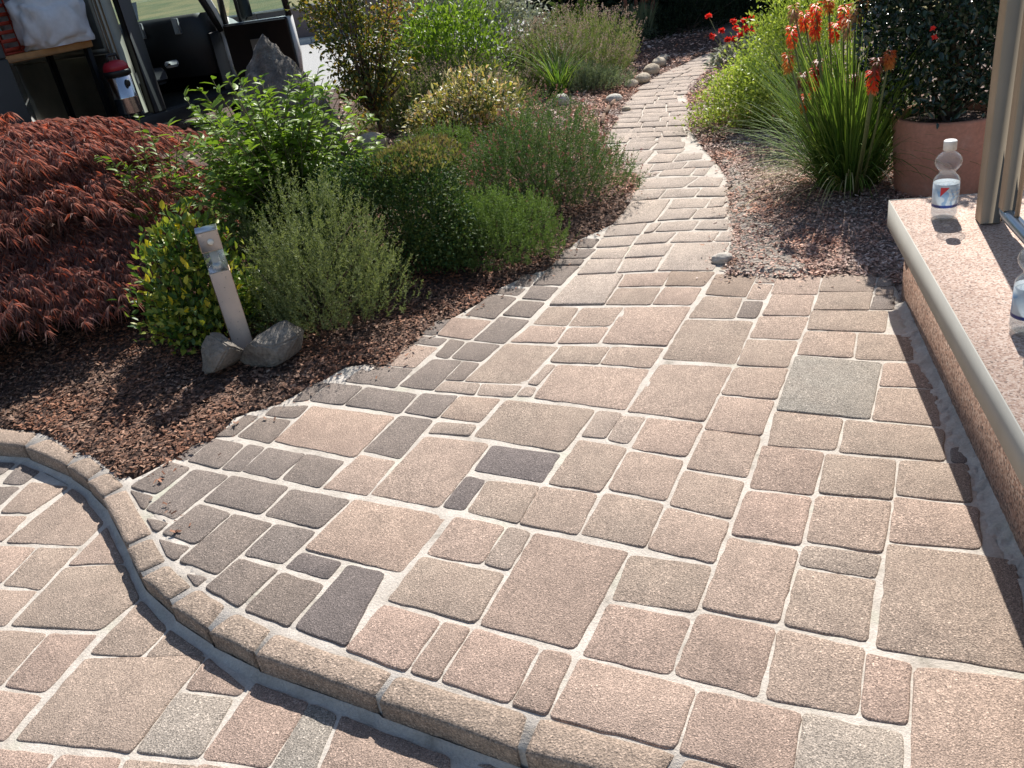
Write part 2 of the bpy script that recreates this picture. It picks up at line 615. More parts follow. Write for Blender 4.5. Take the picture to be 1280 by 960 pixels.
def mulch_mat(name, cols):
    m = NT(name)
    p = m.pos()
    v = m.n('TexVoronoi', i_Vector=p, i_Scale=46.0)
    a = m.n('SeparateColor', i_0=v.outputs['Color']).outputs[0]
    c = m.ramp(a, [(0.0, cols[0]), (0.5, cols[1]), (1.0, cols[2])])
    b = m.noise(4, 5, 0.6, p)
    c = m.mix(1.0, c, m.ramp(b, [(0.3, 0.7), (0.7, 1.25)]), 'MULTIPLY')
    f = m.noise(160, 4, 0.7, p)
    c = m.mix(1.0, c, m.ramp(f, [(0.3, 0.55), (0.7, 1.3)]), 'MULTIPLY')
    nrm = m.bump(v.outputs['Distance'], 0.02, 1.0)
    nrm = m.bump(f, 0.006, 0.8, nrm)
    return m.set(Base_Color=c, Roughness=0.95, Normal=nrm)


SOIL = mulch_mat('bark_soil', ((0.045, 0.026, 0.018), (0.11, 0.06, 0.042), (0.20, 0.125, 0.095)))


SOIL_PALE = mulch_mat('dusty_bark_soil', ((0.18, 0.125, 0.10), (0.32, 0.225, 0.185), (0.44, 0.335, 0.28)))


def chip_mat(name, cols):
    m = NT(name)
    r = m.n('NewGeometry').outputs['Random Per Island']
    k = len(cols) - 1
    c = m.ramp(r, [(i / k, q) for i, q in enumerate(cols)])
    f = m.noise(120, 3, 0.7)
    c = m.mix(1.0, c, m.ramp(f, [(0.3, 0.6), (0.7, 1.3)]), 'MULTIPLY')
    big = m.noise(1.6, 4, 0.6)
    c = m.mix(m.ramp(big, [(0.4, 0.0), (0.62, 0.8)]), c, m.mix(1.0, c, (1.35, 0.85, 0.6), 'MULTIPLY'))
    return m.set(Base_Color=c, Roughness=0.85)


CHIP = chip_mat('bark_chip', ((0.075, 0.04, 0.026), (0.175, 0.092, 0.055), (0.26, 0.15, 0.10), (0.38, 0.27, 0.20)))
CHIP_PALE = chip_mat('bark_chip_bleached', ((0.20, 0.125, 0.10), (0.42, 0.285, 0.235), (0.56, 0.43, 0.37), (0.68, 0.59, 0.53)))
GRASSY = NT('dry_grass_field')
_a = GRASSY.noise(0.35, 5, 0.6)
_b = GRASSY.noise(14, 4, 0.7)
GRASSY.set(Base_Color=GRASSY.mix(1.0, GRASSY.ramp(_a, [(0.35, (0.10, 0.13, 0.045)), (0.6, (0.26, 0.22, 0.09))]), GRASSY.ramp(_b, [(0.3, 0.6), (0.7, 1.3)]), 'MULTIPLY'),
           Roughness=0.95, Normal=GRASSY.bump(_b, 0.06))
GRASSY = GRASSY.m
ASPHALT = NT('pale_asphalt')
_b = ASPHALT.noise(60, 4, 0.7)
ASPHALT.set(Base_Color=ASPHALT.ramp(_b, [(0.3, (0.30, 0.30, 0.29)), (0.7, (0.42, 0.42, 0.41))]), Roughness=0.9, Normal=ASPHALT.bump(_b, 0.01))
ASPHALT = ASPHALT.m


# ---------------------------------------------------------------- polygons of the place
def parse(t):
    out = []
    for ln in t.strip().splitlines():
        p = ln.split()
        c = p.pop(0) if p[0].isalpha() else 't'
        v = [int(x) / 1000 for x in p]
        out.append((c, [(v[i], v[i + 1]) for i in range(0, len(v), 2)]))
    return out


ZL = -0.072
kerbs = [q for c, q in parse(KERB)]
kerb_in = [p for k in kerbs for p in (k[0], k[1])]
kerb_out = [p for k in kerbs for p in (k[3], k[2])]
WALL_A, WALL_B = Vector((1.655, 3.081, 0)), Vector((1.192, 1.553, 0))
WDIR = (WALL_A - WALL_B).normalized()
WNRM = Vector((-WDIR.y, WDIR.x, 0))          # towards the terrace
TERRACE = [p for p in kerb_in if p[0] > -1.465] + [(1.0, 0.70), tuple((WALL_B - WDIR * 0.9)[:2]), tuple(WALL_A[:2])] + RIGHT_EDGE[::-1] + LEFT_EDGE[::-1]
LOWER = [(-4.2, 4.1), (-3.2, 3.72)] + kerb_in + [(1.0, 0.70), (1.2, -1.5), (-4.2, -1.5)]


def sdist(P, poly):
    """signed distance (inside negative) of points (n,2) to a polygon"""
    P = np.asarray(P, float)
    A = np.asarray(poly, float)
    B = np.roll(A, -1, 0)
    dmin = np.full(len(P), 1e9)
    ins = np.zeros(len(P), bool)
    for a, b in zip(A, B):
        e = b - a
        t = np.clip(((P - a) @ e) / max(e @ e, 1e-12), 0, 1)
        d = np.hypot(*(P - a - t[:, None] * e).T)
        dmin = np.minimum(dmin, d)
        cond = (a[1] > P[:, 1]) != (b[1] > P[:, 1])
        xs = a[0] + (P[:, 1] - a[1]) / (e[1] if abs(e[1]) > 1e-12 else 1e-12) * e[0]
        ins ^= cond & (P[:, 0] < xs)
    return np.where(ins, -dmin, dmin)


_ph = rng.uniform(0, 6.28, (14, 2))
_fq = rng.normal(0, 1, (14, 2)) * np.linspace(1.2, 16, 14)[:, None]


def waves(x, y):
    z = 0
    for (fx, fy), (p, q), a in zip(_fq, _ph, 1 / np.linspace(1.2, 16, 14)):
        z = z + a * np.sin(fx * x + fy * y + p)
    return z


def smooth(t):
    t = np.clip(t, 0, 1)
    return t * t * (3 - 2 * t)


def bed_z(x, y):
    """height of the planted ground"""
    P = np.stack([np.ravel(x), np.ravel(y)], 1)
    dl_ = sdist(P, LOWER)
    d = np.minimum(sdist(P, TERRACE), dl_) + 0.022 * smooth((dl_ - 0.06) / 0.1)
    left = P[:, 0] < P[:, 1] * 0.32
    rise = np.where(left, 0.10 * smooth(d / 0.9), 0.015 * smooth(d / 0.4))
    z = np.where(d > 0, -0.004 + 0.02 * smooth(d / 0.06) + rise + 0.012 * waves(P[:, 0], P[:, 1]) * smooth(d / 0.2), -0.004 + d * 2.5)
    z = np.maximum(z, -0.2)
    far = smooth((P[:, 1] - 11.2) / 1.0) * (P[:, 0] < 1) + smooth((-P[:, 0] - 3.4) / 0.6)
    return z * (1 - np.clip(far, 0, 1)) + np.clip(far, 0, 1) * np.minimum(z, -0.03), d


def bz(x, y):
    return float(bed_z(np.array([x]), np.array([y]))[0][0])


# ---------------------------------------------------------------- ground
_n = 24
gx = np.array([-400, -150, -60, -30, -18, -12, 12, 18, 30, 60, 150, 400.0])
gy = np.array([-60, -20, -6, 0, 6, 12, 18, 30, 60, 150, 400, 800.0])
GV = [(x, y, -0.26) for y in gy for x in gx]
GF = [(j * 12 + i, j * 12 + i + 1, (j + 1) * 12 + i + 1, (j + 1) * 12 + i) for j in range(11) for i in range(11)]
tag(obj('ground', np.array(GV), GF, GRASSY), kind='structure')

step = 0.03
xs = np.arange(-4.4, 5.6, step)
ys = np.arange(1.9, 13.6, step)
X, Y = np.meshgrid(xs, ys)
Zb, Db = bed_z(X, Y)
nx, ny = len(xs), len(ys)
ii = (np.arange(ny - 1)[:, None] * nx + np.arange(nx - 1)).ravel()
F = np.stack([ii, ii + 1, ii + nx + 1, ii + nx], 1)
zz = Zb.reshape(ny, nx)
keep = (Zb[F].max(1) > -0.19)
GV_ = np.stack([X.ravel(), Y.ravel(), Zb], 1)
_cx = GV_[F].mean(1)
_rt_side = _cx[:, 0] > np.where(_cx[:, 1] > 11, 3.3, _cx[:, 1] * 0.30)
for _nm, _sel, _mt in (('garden_bed', ~_rt_side, SOIL), ('mulched_verge', _rt_side, SOIL_PALE)):
    _f = F[keep & _sel]
    _u, _i = np.unique(_f, return_inverse=True)
    tag(obj(_nm, GV_[_u], _i.reshape(_f.shape).astype(np.int32), _mt, smooth=True), kind='structure')

# road beyond the bed and the field wall's foot
RV = [(-30, 10.6, -0.06), (1.2, 13.2, -0.06), (7.0, 27.0, -0.06), (-30, 24.6, -0.06)]
tag(obj('road', np.array(RV), [(0, 1, 2, 3)], ASPHALT), kind='structure')


# ---------------------------------------------------------------- mortar beds
def sheet(name, poly, z, mat, amp=0.0, cell=0.02, grow=0.0):
    A = np.asarray(poly)
    x0, y0 = A.min(0) - 0.05
    x1, y1 = A.max(0) + 0.05
    gx, gy = np.arange(x0, x1, cell), np.arange(y0, y1, cell)
    X, Y = np.meshgrid(gx, gy)
    d = sdist(np.stack([X.ravel(), Y.ravel()], 1), poly)
    Z = z + amp * waves(X.ravel() * 6, Y.ravel() * 6)
    Z = np.where(d > grow, Z - (d - grow) * 0.9, Z)
    n = len(gx)
    ii = (np.arange(len(gy) - 1)[:, None] * n + np.arange(n - 1)).ravel()
    F = np.stack([ii, ii + 1, ii + n + 1, ii + n], 1)
    F = F[d[F].min(1) < grow + 0.03]
    used = np.unique(F)
    mp = np.full(len(d), -1)
    mp[used] = np.arange(len(used))
    return obj(name, np.stack([X.ravel(), Y.ravel(), Z], 1)[used], mp[F].astype(np.int32), mat, smooth=True)


terrace = tag(sheet('terrace', TERRACE, -0.0042, MORTAR, 0.0012, 0.022, -0.032), kind='structure')
lower = tag(sheet('lower_patio', [p for p in LOWER if True], ZL - 0.0042, MORTAR, 0.0012, 0.03, -0.04), kind='structure')


# ---------------------------------------------------------------- pavers
def outline(poly, inset, rc, wob, seg=0.035):
    """inset, round the corners, roughen: returns list of 2-D points"""
    P = [Vector(p) for p in poly]
    if sum(P[i].x * P[(i + 1) % len(P)].y - P[(i + 1) % len(P)].x * P[i].y for i in range(len(P))) < 0:
        P.reverse()
    n = len(P)
    Q = []
    for i in range(n):
        a, b, c = P[i - 1], P[i], P[(i + 1) % n]
        e1, e2 = (b - a).normalized(), (c - b).normalized()
        n1, n2 = Vector((-e1.y, e1.x)), Vector((-e2.y, e2.x))
        k = 1 + n1.dot(n2)
        Q.append(b + (n1 + n2) * (inset / max(k, 0.35)))
    out = []
    for i in range(n):
        a, b, c = Q[i - 1], Q[i], Q[(i + 1) % n]
        l1, l2 = (b - a).length, (c - b).length
        r = min(rc * random.uniform(0.7, 1.4), l1 * 0.33, l2 * 0.33)
        s, e = b + (a - b).normalized() * r, b + (c - b).normalized() * r
        for t in (0, 0.5, 1):
            out.append(s * (1 - t) ** 2 + b * 2 * t * (1 - t) + e * t * t)
        nxt = Q[(i + 2) % n]
        e_end = c + (b - c).normalized() * min(rc, l2 * 0.33)
        m = int((e_end - e).length / seg)
        for j in range(1, m):
            out.append(e.lerp(e_end, j / m))
    ctr = sum(out, Vector((0, 0))) / len(out)
    res = []
    for p in out:
        d = (p - ctr).normalized()
        res.append(p + d * wob * fbm((p.x * 23, p.y * 23, 3.1), 3))
    return res, ctr


def paver(poly, mat, parent, ztop=0.0, h=0.05, inset=0.0014, rc=0.016, wob=0.0048, bev=0.0065, name='paver'):
    o2, c = outline(poly, inset, rc, wob)
    n = len(o2)
    tx, ty = random.gauss(0, 0.006), random.gauss(0, 0.006)
    zt = ztop + random.uniform(-0.0015, 0.0015)
    V = []
    for off, dz in ((0, -h), (0, -bev), (bev * 0.35, -bev * 0.3), (bev, 0), ):
        for p in o2:
            d = (p - c)
            q = c + d * (1 - off / max(d.length, 0.03))
            V.append((q.x - c.x, q.y - c.y, dz + (0 if off == 0 and dz == -h else (d.x * tx + d.y * ty)) + (random.uniform(-0.0012, 0.0004) if dz == 0 else 0)))
    F = []
    for k in range(3):
        for i in range(n):
            F.append((k * n + i, k * n + (i + 1) % n, (k + 1) * n + (i + 1) % n, (k + 1) * n + i))
    F.append(tuple(range(3 * n, 4 * n)))
    o = obj(name, np.array(V), F, mat, parent, smooth=True, loc=(c.x, c.y, zt))
    return o


for c, q in parse(UP):
    paver(q, PM[c], terrace)


def to_kerb(p):
    # pavers run right up to the mortar at the kerb's foot
    best = None
    for a, b in zip(kerb_out, kerb_out[1:]):
        a, b, q = Vector(a), Vector(b), Vector(p)
        e = b - a
        t = min(1, max(0, (q - a).dot(e) / max(e.dot(e), 1e-9)))
        c = a + e * t
        if best is None or (q - c).length < best[0]:
            best = ((q - c).length, c, Vector((e.y, -e.x)).normalized())
    d, c, n = best
    return tuple(c + (Vector(p) - c).normalized() * 0.024) if d < 0.085 else p


for c, q in parse(LOW):
    paver(q if c == 'q' else [to_kerb(p) for p in q], PM[c], lower, ZL)
path = tag(empty('garden_path'), kind='structure')
for c, q in parse(PATH):
    paver(q, PATH_MAT if c == 't' else PM[c], path, 0.002 + 0.004 * random.random(), inset=0.0055, rc=0.012, bev=0.008)

# far stretch of the path: rows laid on across its width
Le = [Vector(p) for p in LEFT_EDGE if p[1] > 7.0]
Re = [Vector(p) for p in RIGHT_EDGE[::-1] if p[1] > 6.5]


def along(pl, t):
    L = [0]
    for a, b in zip(pl, pl[1:]):
        L.append(L[-1] + (b - a).length)
    s = t * L[-1]
    for i in range(len(pl) - 1):
        if s <= L[i + 1] + 1e-9:
            return pl[i].lerp(pl[i + 1], (s - L[i]) / (L[i + 1] - L[i]))
    return pl[-1]


nrow = 22
for i in range(nrow):
    t0, t1 = i / nrow, (i + 1) / nrow
    a0, b0, a1, b1 = along(Le, t0), along(Re, t0), along(Le, t1), along(Re, t1)
    w = (b0 - a0).length
    cuts = [0.04 * random.random()]
    while cuts[-1] < 0.8:
        cuts.append(cuts[-1] + random.uniform(0.19, 0.31) / w)
    cuts[-1] = min(cuts[-1], 1 + random.uniform(-0.06, 0.03))
    for u, v in zip(cuts, cuts[1:]):
        if v - u < 0.1:
            continue
        paver([a0.lerp(b0, u), a0.lerp(b0, v), a1.lerp(b1, v), a1.lerp(b1, u)], PATH_MAT, path, 0.004 + 0.008 * random.random(), inset=0.007, rc=0.012, bev=0.008)

# ---------------------------------------------------------------- kerb
kerb = tag(empty('stone_kerb'), 'curved kerb of split tan stones between terrace and lower patio', 'kerb')
for k in kerbs:
    P = [Vector(p) for p in k]
    L = (P[1] - P[0]).length
    m, nw, nh = max(3, int(L / 0.022)), 5, 4
    V, idx = [], {}
    c = sum(P, Vector((0, 0))) / 4

    def kp(u, v, w):
        # u along, v inner->outer, w top->bottom
        a = P[0].lerp(P[1], u)
        b = P[3].lerp(P[2], u)
        q = a.lerp(b, v)
        e = 0.011
        z = -w * 0.10
        lu = min(u, 1 - u) * L
        lv = min(v, 1 - v) * 0.085
        if w == 0:
            z -= max(0, 0.010 - lu) * 0.6 + max(0, 0.008 - lv) * 0.6
        rough = 0.0022
        z += rough * fbm((q.x * 30, q.y * 30, w * 9), 3) if w == 0 else 0
        push = 0.0028 * fbm((q.x * 22, q.y * 22, w * 4 + 5), 3)
        q = q + (b - a).normalized() * push * (1 if v > 0.5 else 0)
        q = c + (q - c) * (1 - 0.004 / max((q - c).length, 0.02))
        return (q.x - c.x, q.y - c.y, z)

    def vid(u, v, w):
        key = (u, v, w)
        if key not in idx:
            idx[key] = len(V)
            V.append(kp(u / m, v / nw, w / nh))
        return idx[key]

    F = []
    for i in range(m):
        for j in range(nw):
            F.append((vid(i, j, 0), vid(i, j + 1, 0), vid(i + 1, j + 1, 0), vid(i + 1, j, 0)))
        for w in range(nh):
            F.append((vid(i, nw, w), vid(i, nw, w + 1), vid(i + 1, nw, w + 1), vid(i + 1, nw, w)))
            F.append((vid(i, 0, w), vid(i + 1, 0, w), vid(i + 1, 0, w + 1), vid(i, 0, w + 1)))
    for j in range(nw):
        for w in range(nh):
            F.append((vid(0, j, w), vid(0, j, w + 1), vid(0, j + 1, w + 1), vid(0, j + 1, w)))
            F.append((vid(m, j, w), vid(m, j + 1, w), vid(m, j + 1, w + 1), vid(m, j, w + 1)))
    obj('kerb_stone', np.array(V), F, KERB_MAT, kerb, smooth=False, loc=(c.x, c.y, 0.004 + random.uniform(-0.002, 0.002)))


def fillet(name, pts, outdir, z0, z1, width, mat, parent, amp=0.006, lo=0.35):
    """a rough strip of mortar along a line: from height z1 at the line down to z0 at 'width'"""
    P = [Vector((p[0], p[1])) for p in pts]
    fine = []
    for a, b in zip(P, P[1:]):
        k = max(1, int((b - a).length / 0.012))
        fine += [a.lerp(b, i / k) for i in range(k)]
    fine.append(P[-1])
    n, m = len(fine), 6
    V = []
    for i, p in enumerate(fine):
        d = (fine[min(i + 1, n - 1)] - fine[max(i - 1, 0)]).normalized()
        o = Vector((d.y, -d.x)) * outdir
        w = width * (1 + lo * fbm((p.x * 9, p.y * 9, 1.7), 3))
        for j in range(m):
            t = j / (m - 1)
            q = p + o * (w * t)
            z = z1 + (z0 - z1) * (1 - (1 - t) ** 1.7) + amp * fbm((q.x * 45, q.y * 45, 0), 3) * (1 if 0 < j < m - 1 else 0.4)
            V.append((q.x, q.y, z))
    F = [(i * m + j, i * m + j + 1, (i + 1) * m + j + 1, (i + 1) * m + j) for i in range(n - 1) for j in range(m - 1)]
    return obj(name, np.array(V), F, mat, parent, smooth=True)


fillet('mortar_fillet', [(p[0], p[1]) for p in kerb_out], 1, ZL - 0.004, ZL + 0.010, 0.026, MORTAR, kerb, 0.004)
_ko = [Vector(p).lerp(Vector(q), 0.10) for p, q in zip(kerb_out, kerb_in)]
_ki = [Vector(p).lerp(Vector(q), -0.45) for p, q in zip(kerb_in, kerb_out)]
_n = len(_ko)
obj('mortar_core', np.array([(p.x, p.y, -0.0068 if z else -0.1) for z in (0, 1) for pl in (_ki, _ko) for p in pl]),
    [(2 * _n + i, 3 * _n + i, 3 * _n + i + 1, 2 * _n + i + 1) for i in range(_n - 1)] + [(_n + i, _n + i + 1, 3 * _n + i + 1, 3 * _n + i) for i in range(_n - 1)], MORTAR, kerb)
# ---------------------------------------------------------------- low granite wall
GRANITE = NT('red_granite_cladding')
_p = GRANITE.pos()
_v = GRANITE.n('TexVoronoi', i_Vector=_p, i_Scale=150.0)
_g = GRANITE.n('SeparateColor', i_0=_v.outputs['Color']).outputs[0]
_c = GRANITE.ramp(_g, [(0.0, (0.055, 0.04, 0.035)), (0.22, (0.20, 0.11, 0.075)), (0.6, (0.34, 0.205, 0.145)), (1.0, (0.46, 0.34, 0.265))])
GRANITE.set(Base_Color=GRANITE.mix(1.0, _c, GRANITE.ramp(GRANITE.noise(7, 4), [(0.3, 0.85), (0.7, 1.1)]), 'MULTIPLY'), Roughness=0.45)
GRANITE = GRANITE.m
CAPM = NT('pink_flamed_granite')
_p = CAPM.pos()
_v = CAPM.n('TexVoronoi', i_Vector=_p, i_Scale=190.0)
_g = CAPM.n('SeparateColor', i_0=_v.outputs['Color']).outputs[0]
_c = CAPM.ramp(_g, [(0.0, (0.16, 0.115, 0.095)), (0.14, (0.34, 0.22, 0.17)), (0.5, (0.47, 0.335, 0.265)), (0.85, (0.54, 0.42, 0.35)), (1.0, (0.60, 0.50, 0.43))])
_n1 = CAPM.noise(200, 3, 0.7, _p)
CAPM.set(Base_Color=CAPM.mix(1.0, _c, CAPM.ramp(CAPM.noise(6, 4), [(0.3, 0.9), (0.7, 1.06)]), 'MULTIPLY'), Roughness=0.85, Normal=CAPM.bump(_n1, 0.0012))
CAPM = CAPM.m
FASCIA = plain('grey_fascia', (0.36, 0.35, 0.315), 0.8, 0.0, 0.10, 5)

wall = tag(empty('low_wall', (WALL_B.x, WALL_B.y, 0)), 'low wall clad in red granite with pale speckled cap and grey edge strip', 'wall')
wa, wb = WALL_A + WDIR * 0.10 - WALL_B, -WDIR * 1.3
WT = 0.62


def prism(name, pts, z0, z1, mat, parent, bev=0.0):
    n = len(pts)
    V = [(p[0], p[1], z0) for p in pts] + [(p[0], p[1], z1) for p in pts]
    F = [tuple(range(n))[::-1], tuple(range(n, 2 * n))] + [(i, (i + 1) % n, n + (i + 1) % n, n + i) for i in range(n)]
    return obj(name, np.array(V), F, mat, parent)


inn = -WNRM
prism('wall_face', [tuple((wb)[:2]), tuple((wb + inn * WT)[:2]), tuple((wa + inn * WT)[:2]), tuple((wa)[:2])], -0.1, 0.268, GRANITE, wall)
OV = 0.047
fa = Vector((1.668, 3.306, 0)) - WALL_B
fb = wb + WNRM * OV
fdir = WDIR
prism('cap_slab', [tuple((fb + inn * 0.006)[:2]), tuple((fb + inn * (WT + 0.07))[:2]), tuple((fa + inn * (WT + 0.07))[:2]), tuple((fa + inn * 0.006)[:2])], 0.29, 0.38, CAPM, wall)
prism('edge_strip', [tuple(fb[:2]), tuple((fb + inn * 0.0045)[:2]), tuple((fa + inn * 0.0045)[:2]), tuple(fa[:2])], 0.270, 0.3815, FASCIA, wall)
prism('edge_strip', [tuple((fa + fdir * 0.001)[:2]), tuple((fa + inn * 0.5 + fdir * 0.001)[:2]), tuple((fa + inn * 0.5 + fdir * 0.006)[:2]), tuple((fa + fdir * 0.006)[:2])], 0.270, 0.3815, FASCIA, wall)
prism('cap_bed', [tuple((fb + inn * 0.02)[:2]), tuple((fb + inn * WT)[:2]), tuple((fa + inn * WT)[:2]), tuple((fa + inn * 0.02)[:2])], 0.270, 0.288, FASCIA, wall)
wf = fillet('mortar_fillet', [tuple(WALL_A[:2] if False else (WALL_A + WDIR * 0.02)[:2]), tuple((WALL_B - WDIR * 0.9)[:2])], 1, -0.006, 0.012, 0.055, MORTAR, wall, 0.012, 0.6)
wf.location = -Vector((WALL_B.x, WALL_B.y, 0))


# ================================================================ objects
def ht(base, py):
    """height above z=0 over plan point 'base' that shows on survey row py"""
    k = (480 - py) / FPX
    au, af = base.x * _up.x + base.y * _up.y, base.x * _fw.x + base.y * _fw.y
    dz = (au - k * af) / (k * _fw.z - _up.z)
    return CAM_H + dz


def ray_y(px, py, yy):
    d = (px - 640) / FPX * _rt - (py - 480) / FPX * _up + _fw
    t = yy / d.y
    return Vector((d.x * t, d.y * t, CAM_H + d.z * t))


# ---------------------------------------------------------------- rocks
def rock_mat(name, a, b, c):
    m = NT(name)
    p = m.pos()
    n1 = m.noise(7, 6, 0.65, p)
    n2 = m.noise(60, 5, 0.7, p)
    col = m.ramp(n1, [(0.3, a), (0.5, b), (0.7, c)])
    col = m.mix(1.0, col, m.ramp(n2, [(0.3, 0.6), (0.7, 1.35)]), 'MULTIPLY')
    return m.set(Base_Color=col, Roughness=0.9, Normal=m.bump(n2, 0.010, 0.8, m.bump(n1, 0.015)))


ROCK = rock_mat('grey_limestone', (0.12, 0.10, 0.085), (0.21, 0.185, 0.155), (0.31, 0.28, 0.24))
ROCK_DARK = rock_mat('weathered_standing_stone', (0.06, 0.052, 0.046), (0.135, 0.118, 0.103), (0.30, 0.27, 0.235))
COBBLE = rock_mat('river_cobble', (0.40, 0.33, 0.24), (0.50, 0.42, 0.32), (0.60, 0.53, 0.42))
WHITE_STONE = rock_mat('white_pebble', (0.54, 0.50, 0.43), (0.64, 0.60, 0.52), (0.72, 0.68, 0.60))


def icos(sub):
    import bmesh
    bm = bmesh.new()
    bmesh.ops.create_icosphere(bm, subdivisions=sub, radius=1)
    V = np.array([v.co[:] for v in bm.verts])
    F = [tuple(v.index for v in f.verts) for f in bm.faces]
    bm.free()
    return V, F


def rock(name, loc, size, mat, label, cat, seed=0, facet=7, sub=4, rough=0.10, rz=0.0, group=None, ridged=0.0, sink=0.2, taper=0.0):
    V, F = icos(sub)
    r = random.Random(seed)
    planes = []
    for i in range(facet):
        a = Vector((r.gauss(0, 1), r.gauss(0, 1), r.gauss(0.2, 0.8))).normalized()
        planes.append((a, r.uniform(0.55, 0.85)))
    out = []
    for v in V:
        p = Vector(v)
        for a, d in planes:
            e = p.dot(a) - d
            if e > 0:
                p = p - a * e * 0.92
        k = fbm(p * 2.1 + Vector((seed, 0, 0)), 5)
        q = p * (1 + rough * k)
        if ridged:
            q *= 1 + ridged * (abs(mnoise.noise(Vector((p.x * 3.1 + seed, p.y * 3.1, p.z * 1.1)))) - 0.25)
        if taper:
            s = 1 - taper * (0.5 + 0.5 * p.z)
            q = Vector((q.x * s, q.y * s, q.z))
        out.append((q.x * size[0], q.y * size[1], (q.z + 1 - sink) * size[2]))
    o = obj(name, np.array(out), F, mat, smooth=(sub < 4 and facet == 0))
    o.location = loc
    o.rotation_euler = (0, 0, rz)
    if facet == 0:
        for pl in o.data.polygons:
            pl.use_smooth = True
    return tag(o, label, cat, group)


def hull_rock(name, loc, size, mat, label, seed, rz=0.0, npts=15, top=None, taper=0.0, amp=0.007, bev=0.007, cuts=2, freq=16):
    import bmesh
    r = random.Random(seed)
    bm = bmesh.new()
    for i in range(npts):
        v = Vector((r.gauss(0, 1), r.gauss(0, 1), r.gauss(0, 1))).normalized() * r.uniform(0.8, 1.12)
        tp = 1 - taper * (v.z * 0.5 + 0.5)
        bm.verts.new((v.x * size[0] * tp, v.y * size[1] * tp, (v.z * 0.5 + 0.42) * size[2]))
    for tv in (top if isinstance(top, list) else [top] if top else []):
        bm.verts.new((tv[0] * size[0], tv[1] * size[1], tv[2] * size[2]))
    res = bmesh.ops.convex_hull(bm, input=bm.verts)
    bmesh.ops.delete(bm, geom=[g_ for g_ in res['geom_interior'] if isinstance(g_, bmesh.types.BMVert)], context='VERTS')
    bmesh.ops.bevel(bm, geom=list(bm.edges), offset=bev, segments=2, affect='EDGES')
    bmesh.ops.triangulate(bm, faces=bm.faces)
    bmesh.ops.subdivide_edges(bm, edges=bm.edges, cuts=cuts, use_grid_fill=True)
    for v in bm.verts:
        k = fbm(v.co * freq + Vector((seed, 0, 0)), 6)
        v.co += Vector((v.co.x, v.co.y, 0.3 * v.co.z)).normalized() * amp * k
    me = bpy.data.meshes.new(name)
    bm.to_mesh(me)
    bm.free()
    me.materials.append(mat)
    o = obj(name, None, me)
    o.location = loc
    o.rotation_euler = (0, 0, rz)
    return tag(o, label, 'rock')


def gpt(px, py):
    """plan point seen at (px,py) on the planted ground"""
    p = at(px, py, 0.0)
    for _ in range(3):
        p = at(px, py, max(0.0, bz(p.x, p.y)))
    return p


b = gpt(287, 462)
hull_rock('rock', (b.x, b.y, b.z - 0.01), (0.12, 0.10, 0.21), ROCK, 'pointed grey rock on the left foot of the garden light', 11, 0.5, 12, (-0.3, 0.1, 1.0))
b = gpt(350, 450)
hull_rock('rock', (b.x, b.y, b.z - 0.01), (0.165, 0.12, 0.19), ROCK, 'layered grey rock on the right foot of the garden light', 29, 0.3, 16, (0.45, 0.2, 1.0))
b = ray_y(366, 150, 7.2)
na, nz_ = 64, 44
SV = []
for k in range(nz_):
    t_ = k / (nz_ - 1)
    for i in range(na):
        an = 2 * math.pi * i / na
        rr_ = max(0.0, 1 - t_ ** 1.9) ** 0.72
        dx, dy = math.cos(an), math.sin(an)
        p_ = Vector((dx * rr_ * 0.9, dy * rr_ * 0.9, t_ * 2.4))
        k_ = 0.16 * fbm(p_ * 1.6 + Vector((3, 1, 0)), 3) + 0.10 * (0.3 - abs(mnoise.noise(p_ * 3.1))) + 0.05 * fbm(p_ * 8, 4)
        q_ = rr_ + k_ * (0.35 + rr_) * (0 if k == nz_ - 1 else 1)
        SV.append((dx * q_ * 0.40 - 0.06 * t_, dy * q_ * 0.34, t_ * 1.20 + 0.03 * fbm(p_ * 5, 3) * (1 if k else 0)))
SF = [(k * na + i, k * na + (i + 1) % na, (k + 1) * na + (i + 1) % na, (k + 1) * na + i) for k in range(nz_ - 1) for i in range(na)]
SF.append(tuple(range((nz_ - 1) * na, nz_ * na)))
so_ = obj('standing_stone', np.array(SV), SF, ROCK_DARK, loc=(b.x, b.y, 0.0))
tag(so_, 'tall dark weathered standing stone behind the bright leafy shrub', 'rock')
b = gpt(466, 192)
rock('boulder', (b.x, b.y, b.z), (0.15, 0.13, 0.10), COBBLE, 'round pale stone half hidden behind the clipped mound', 'rock', 3, 0, 3, 0.05)
for i, (px, py, sx, sy, sz, lab) in enumerate((
        (789, 110, 0.105, 0.07, 0.05, 'edging cobble nearest the camera in the row beside the path'),
        (804, 104, 0.115, 0.075, 0.06, 'second edging cobble from the near end beside the path'),
        (815, 94, 0.125, 0.085, 0.07, 'plump edging cobble in the middle of the row beside the path'),
        (824, 85, 0.12, 0.08, 0.065, 'fourth edging cobble from the near end beside the path'),
        (829, 78, 0.125, 0.08, 0.05, 'farthest edging cobble of the row beside the path'))):
    b = at(px, py)
    rock('edging_cobble', (b.x, b.y, 0.0), (sx, sy, sz), COBBLE, lab, 'stone', 40 + i, 0, 3, 0.07, 0.9, 'cobbles edging the path')
b = at(768, 129)
rock('pebble', (b.x, b.y, 0.0), (0.085, 0.065, 0.05), WHITE_STONE, 'white pebble at the edge of the path before the cobbles', 'stone', 60, 0, 3, 0.08)
b = at(704, 140)
rock('pebble', (b.x, b.y, 0.05), (0.075, 0.07, 0.07), WHITE_STONE, 'white pebble in the bed under the long green grass clump', 'stone', 61, 0, 3, 0.08)
b = at(903, 327)
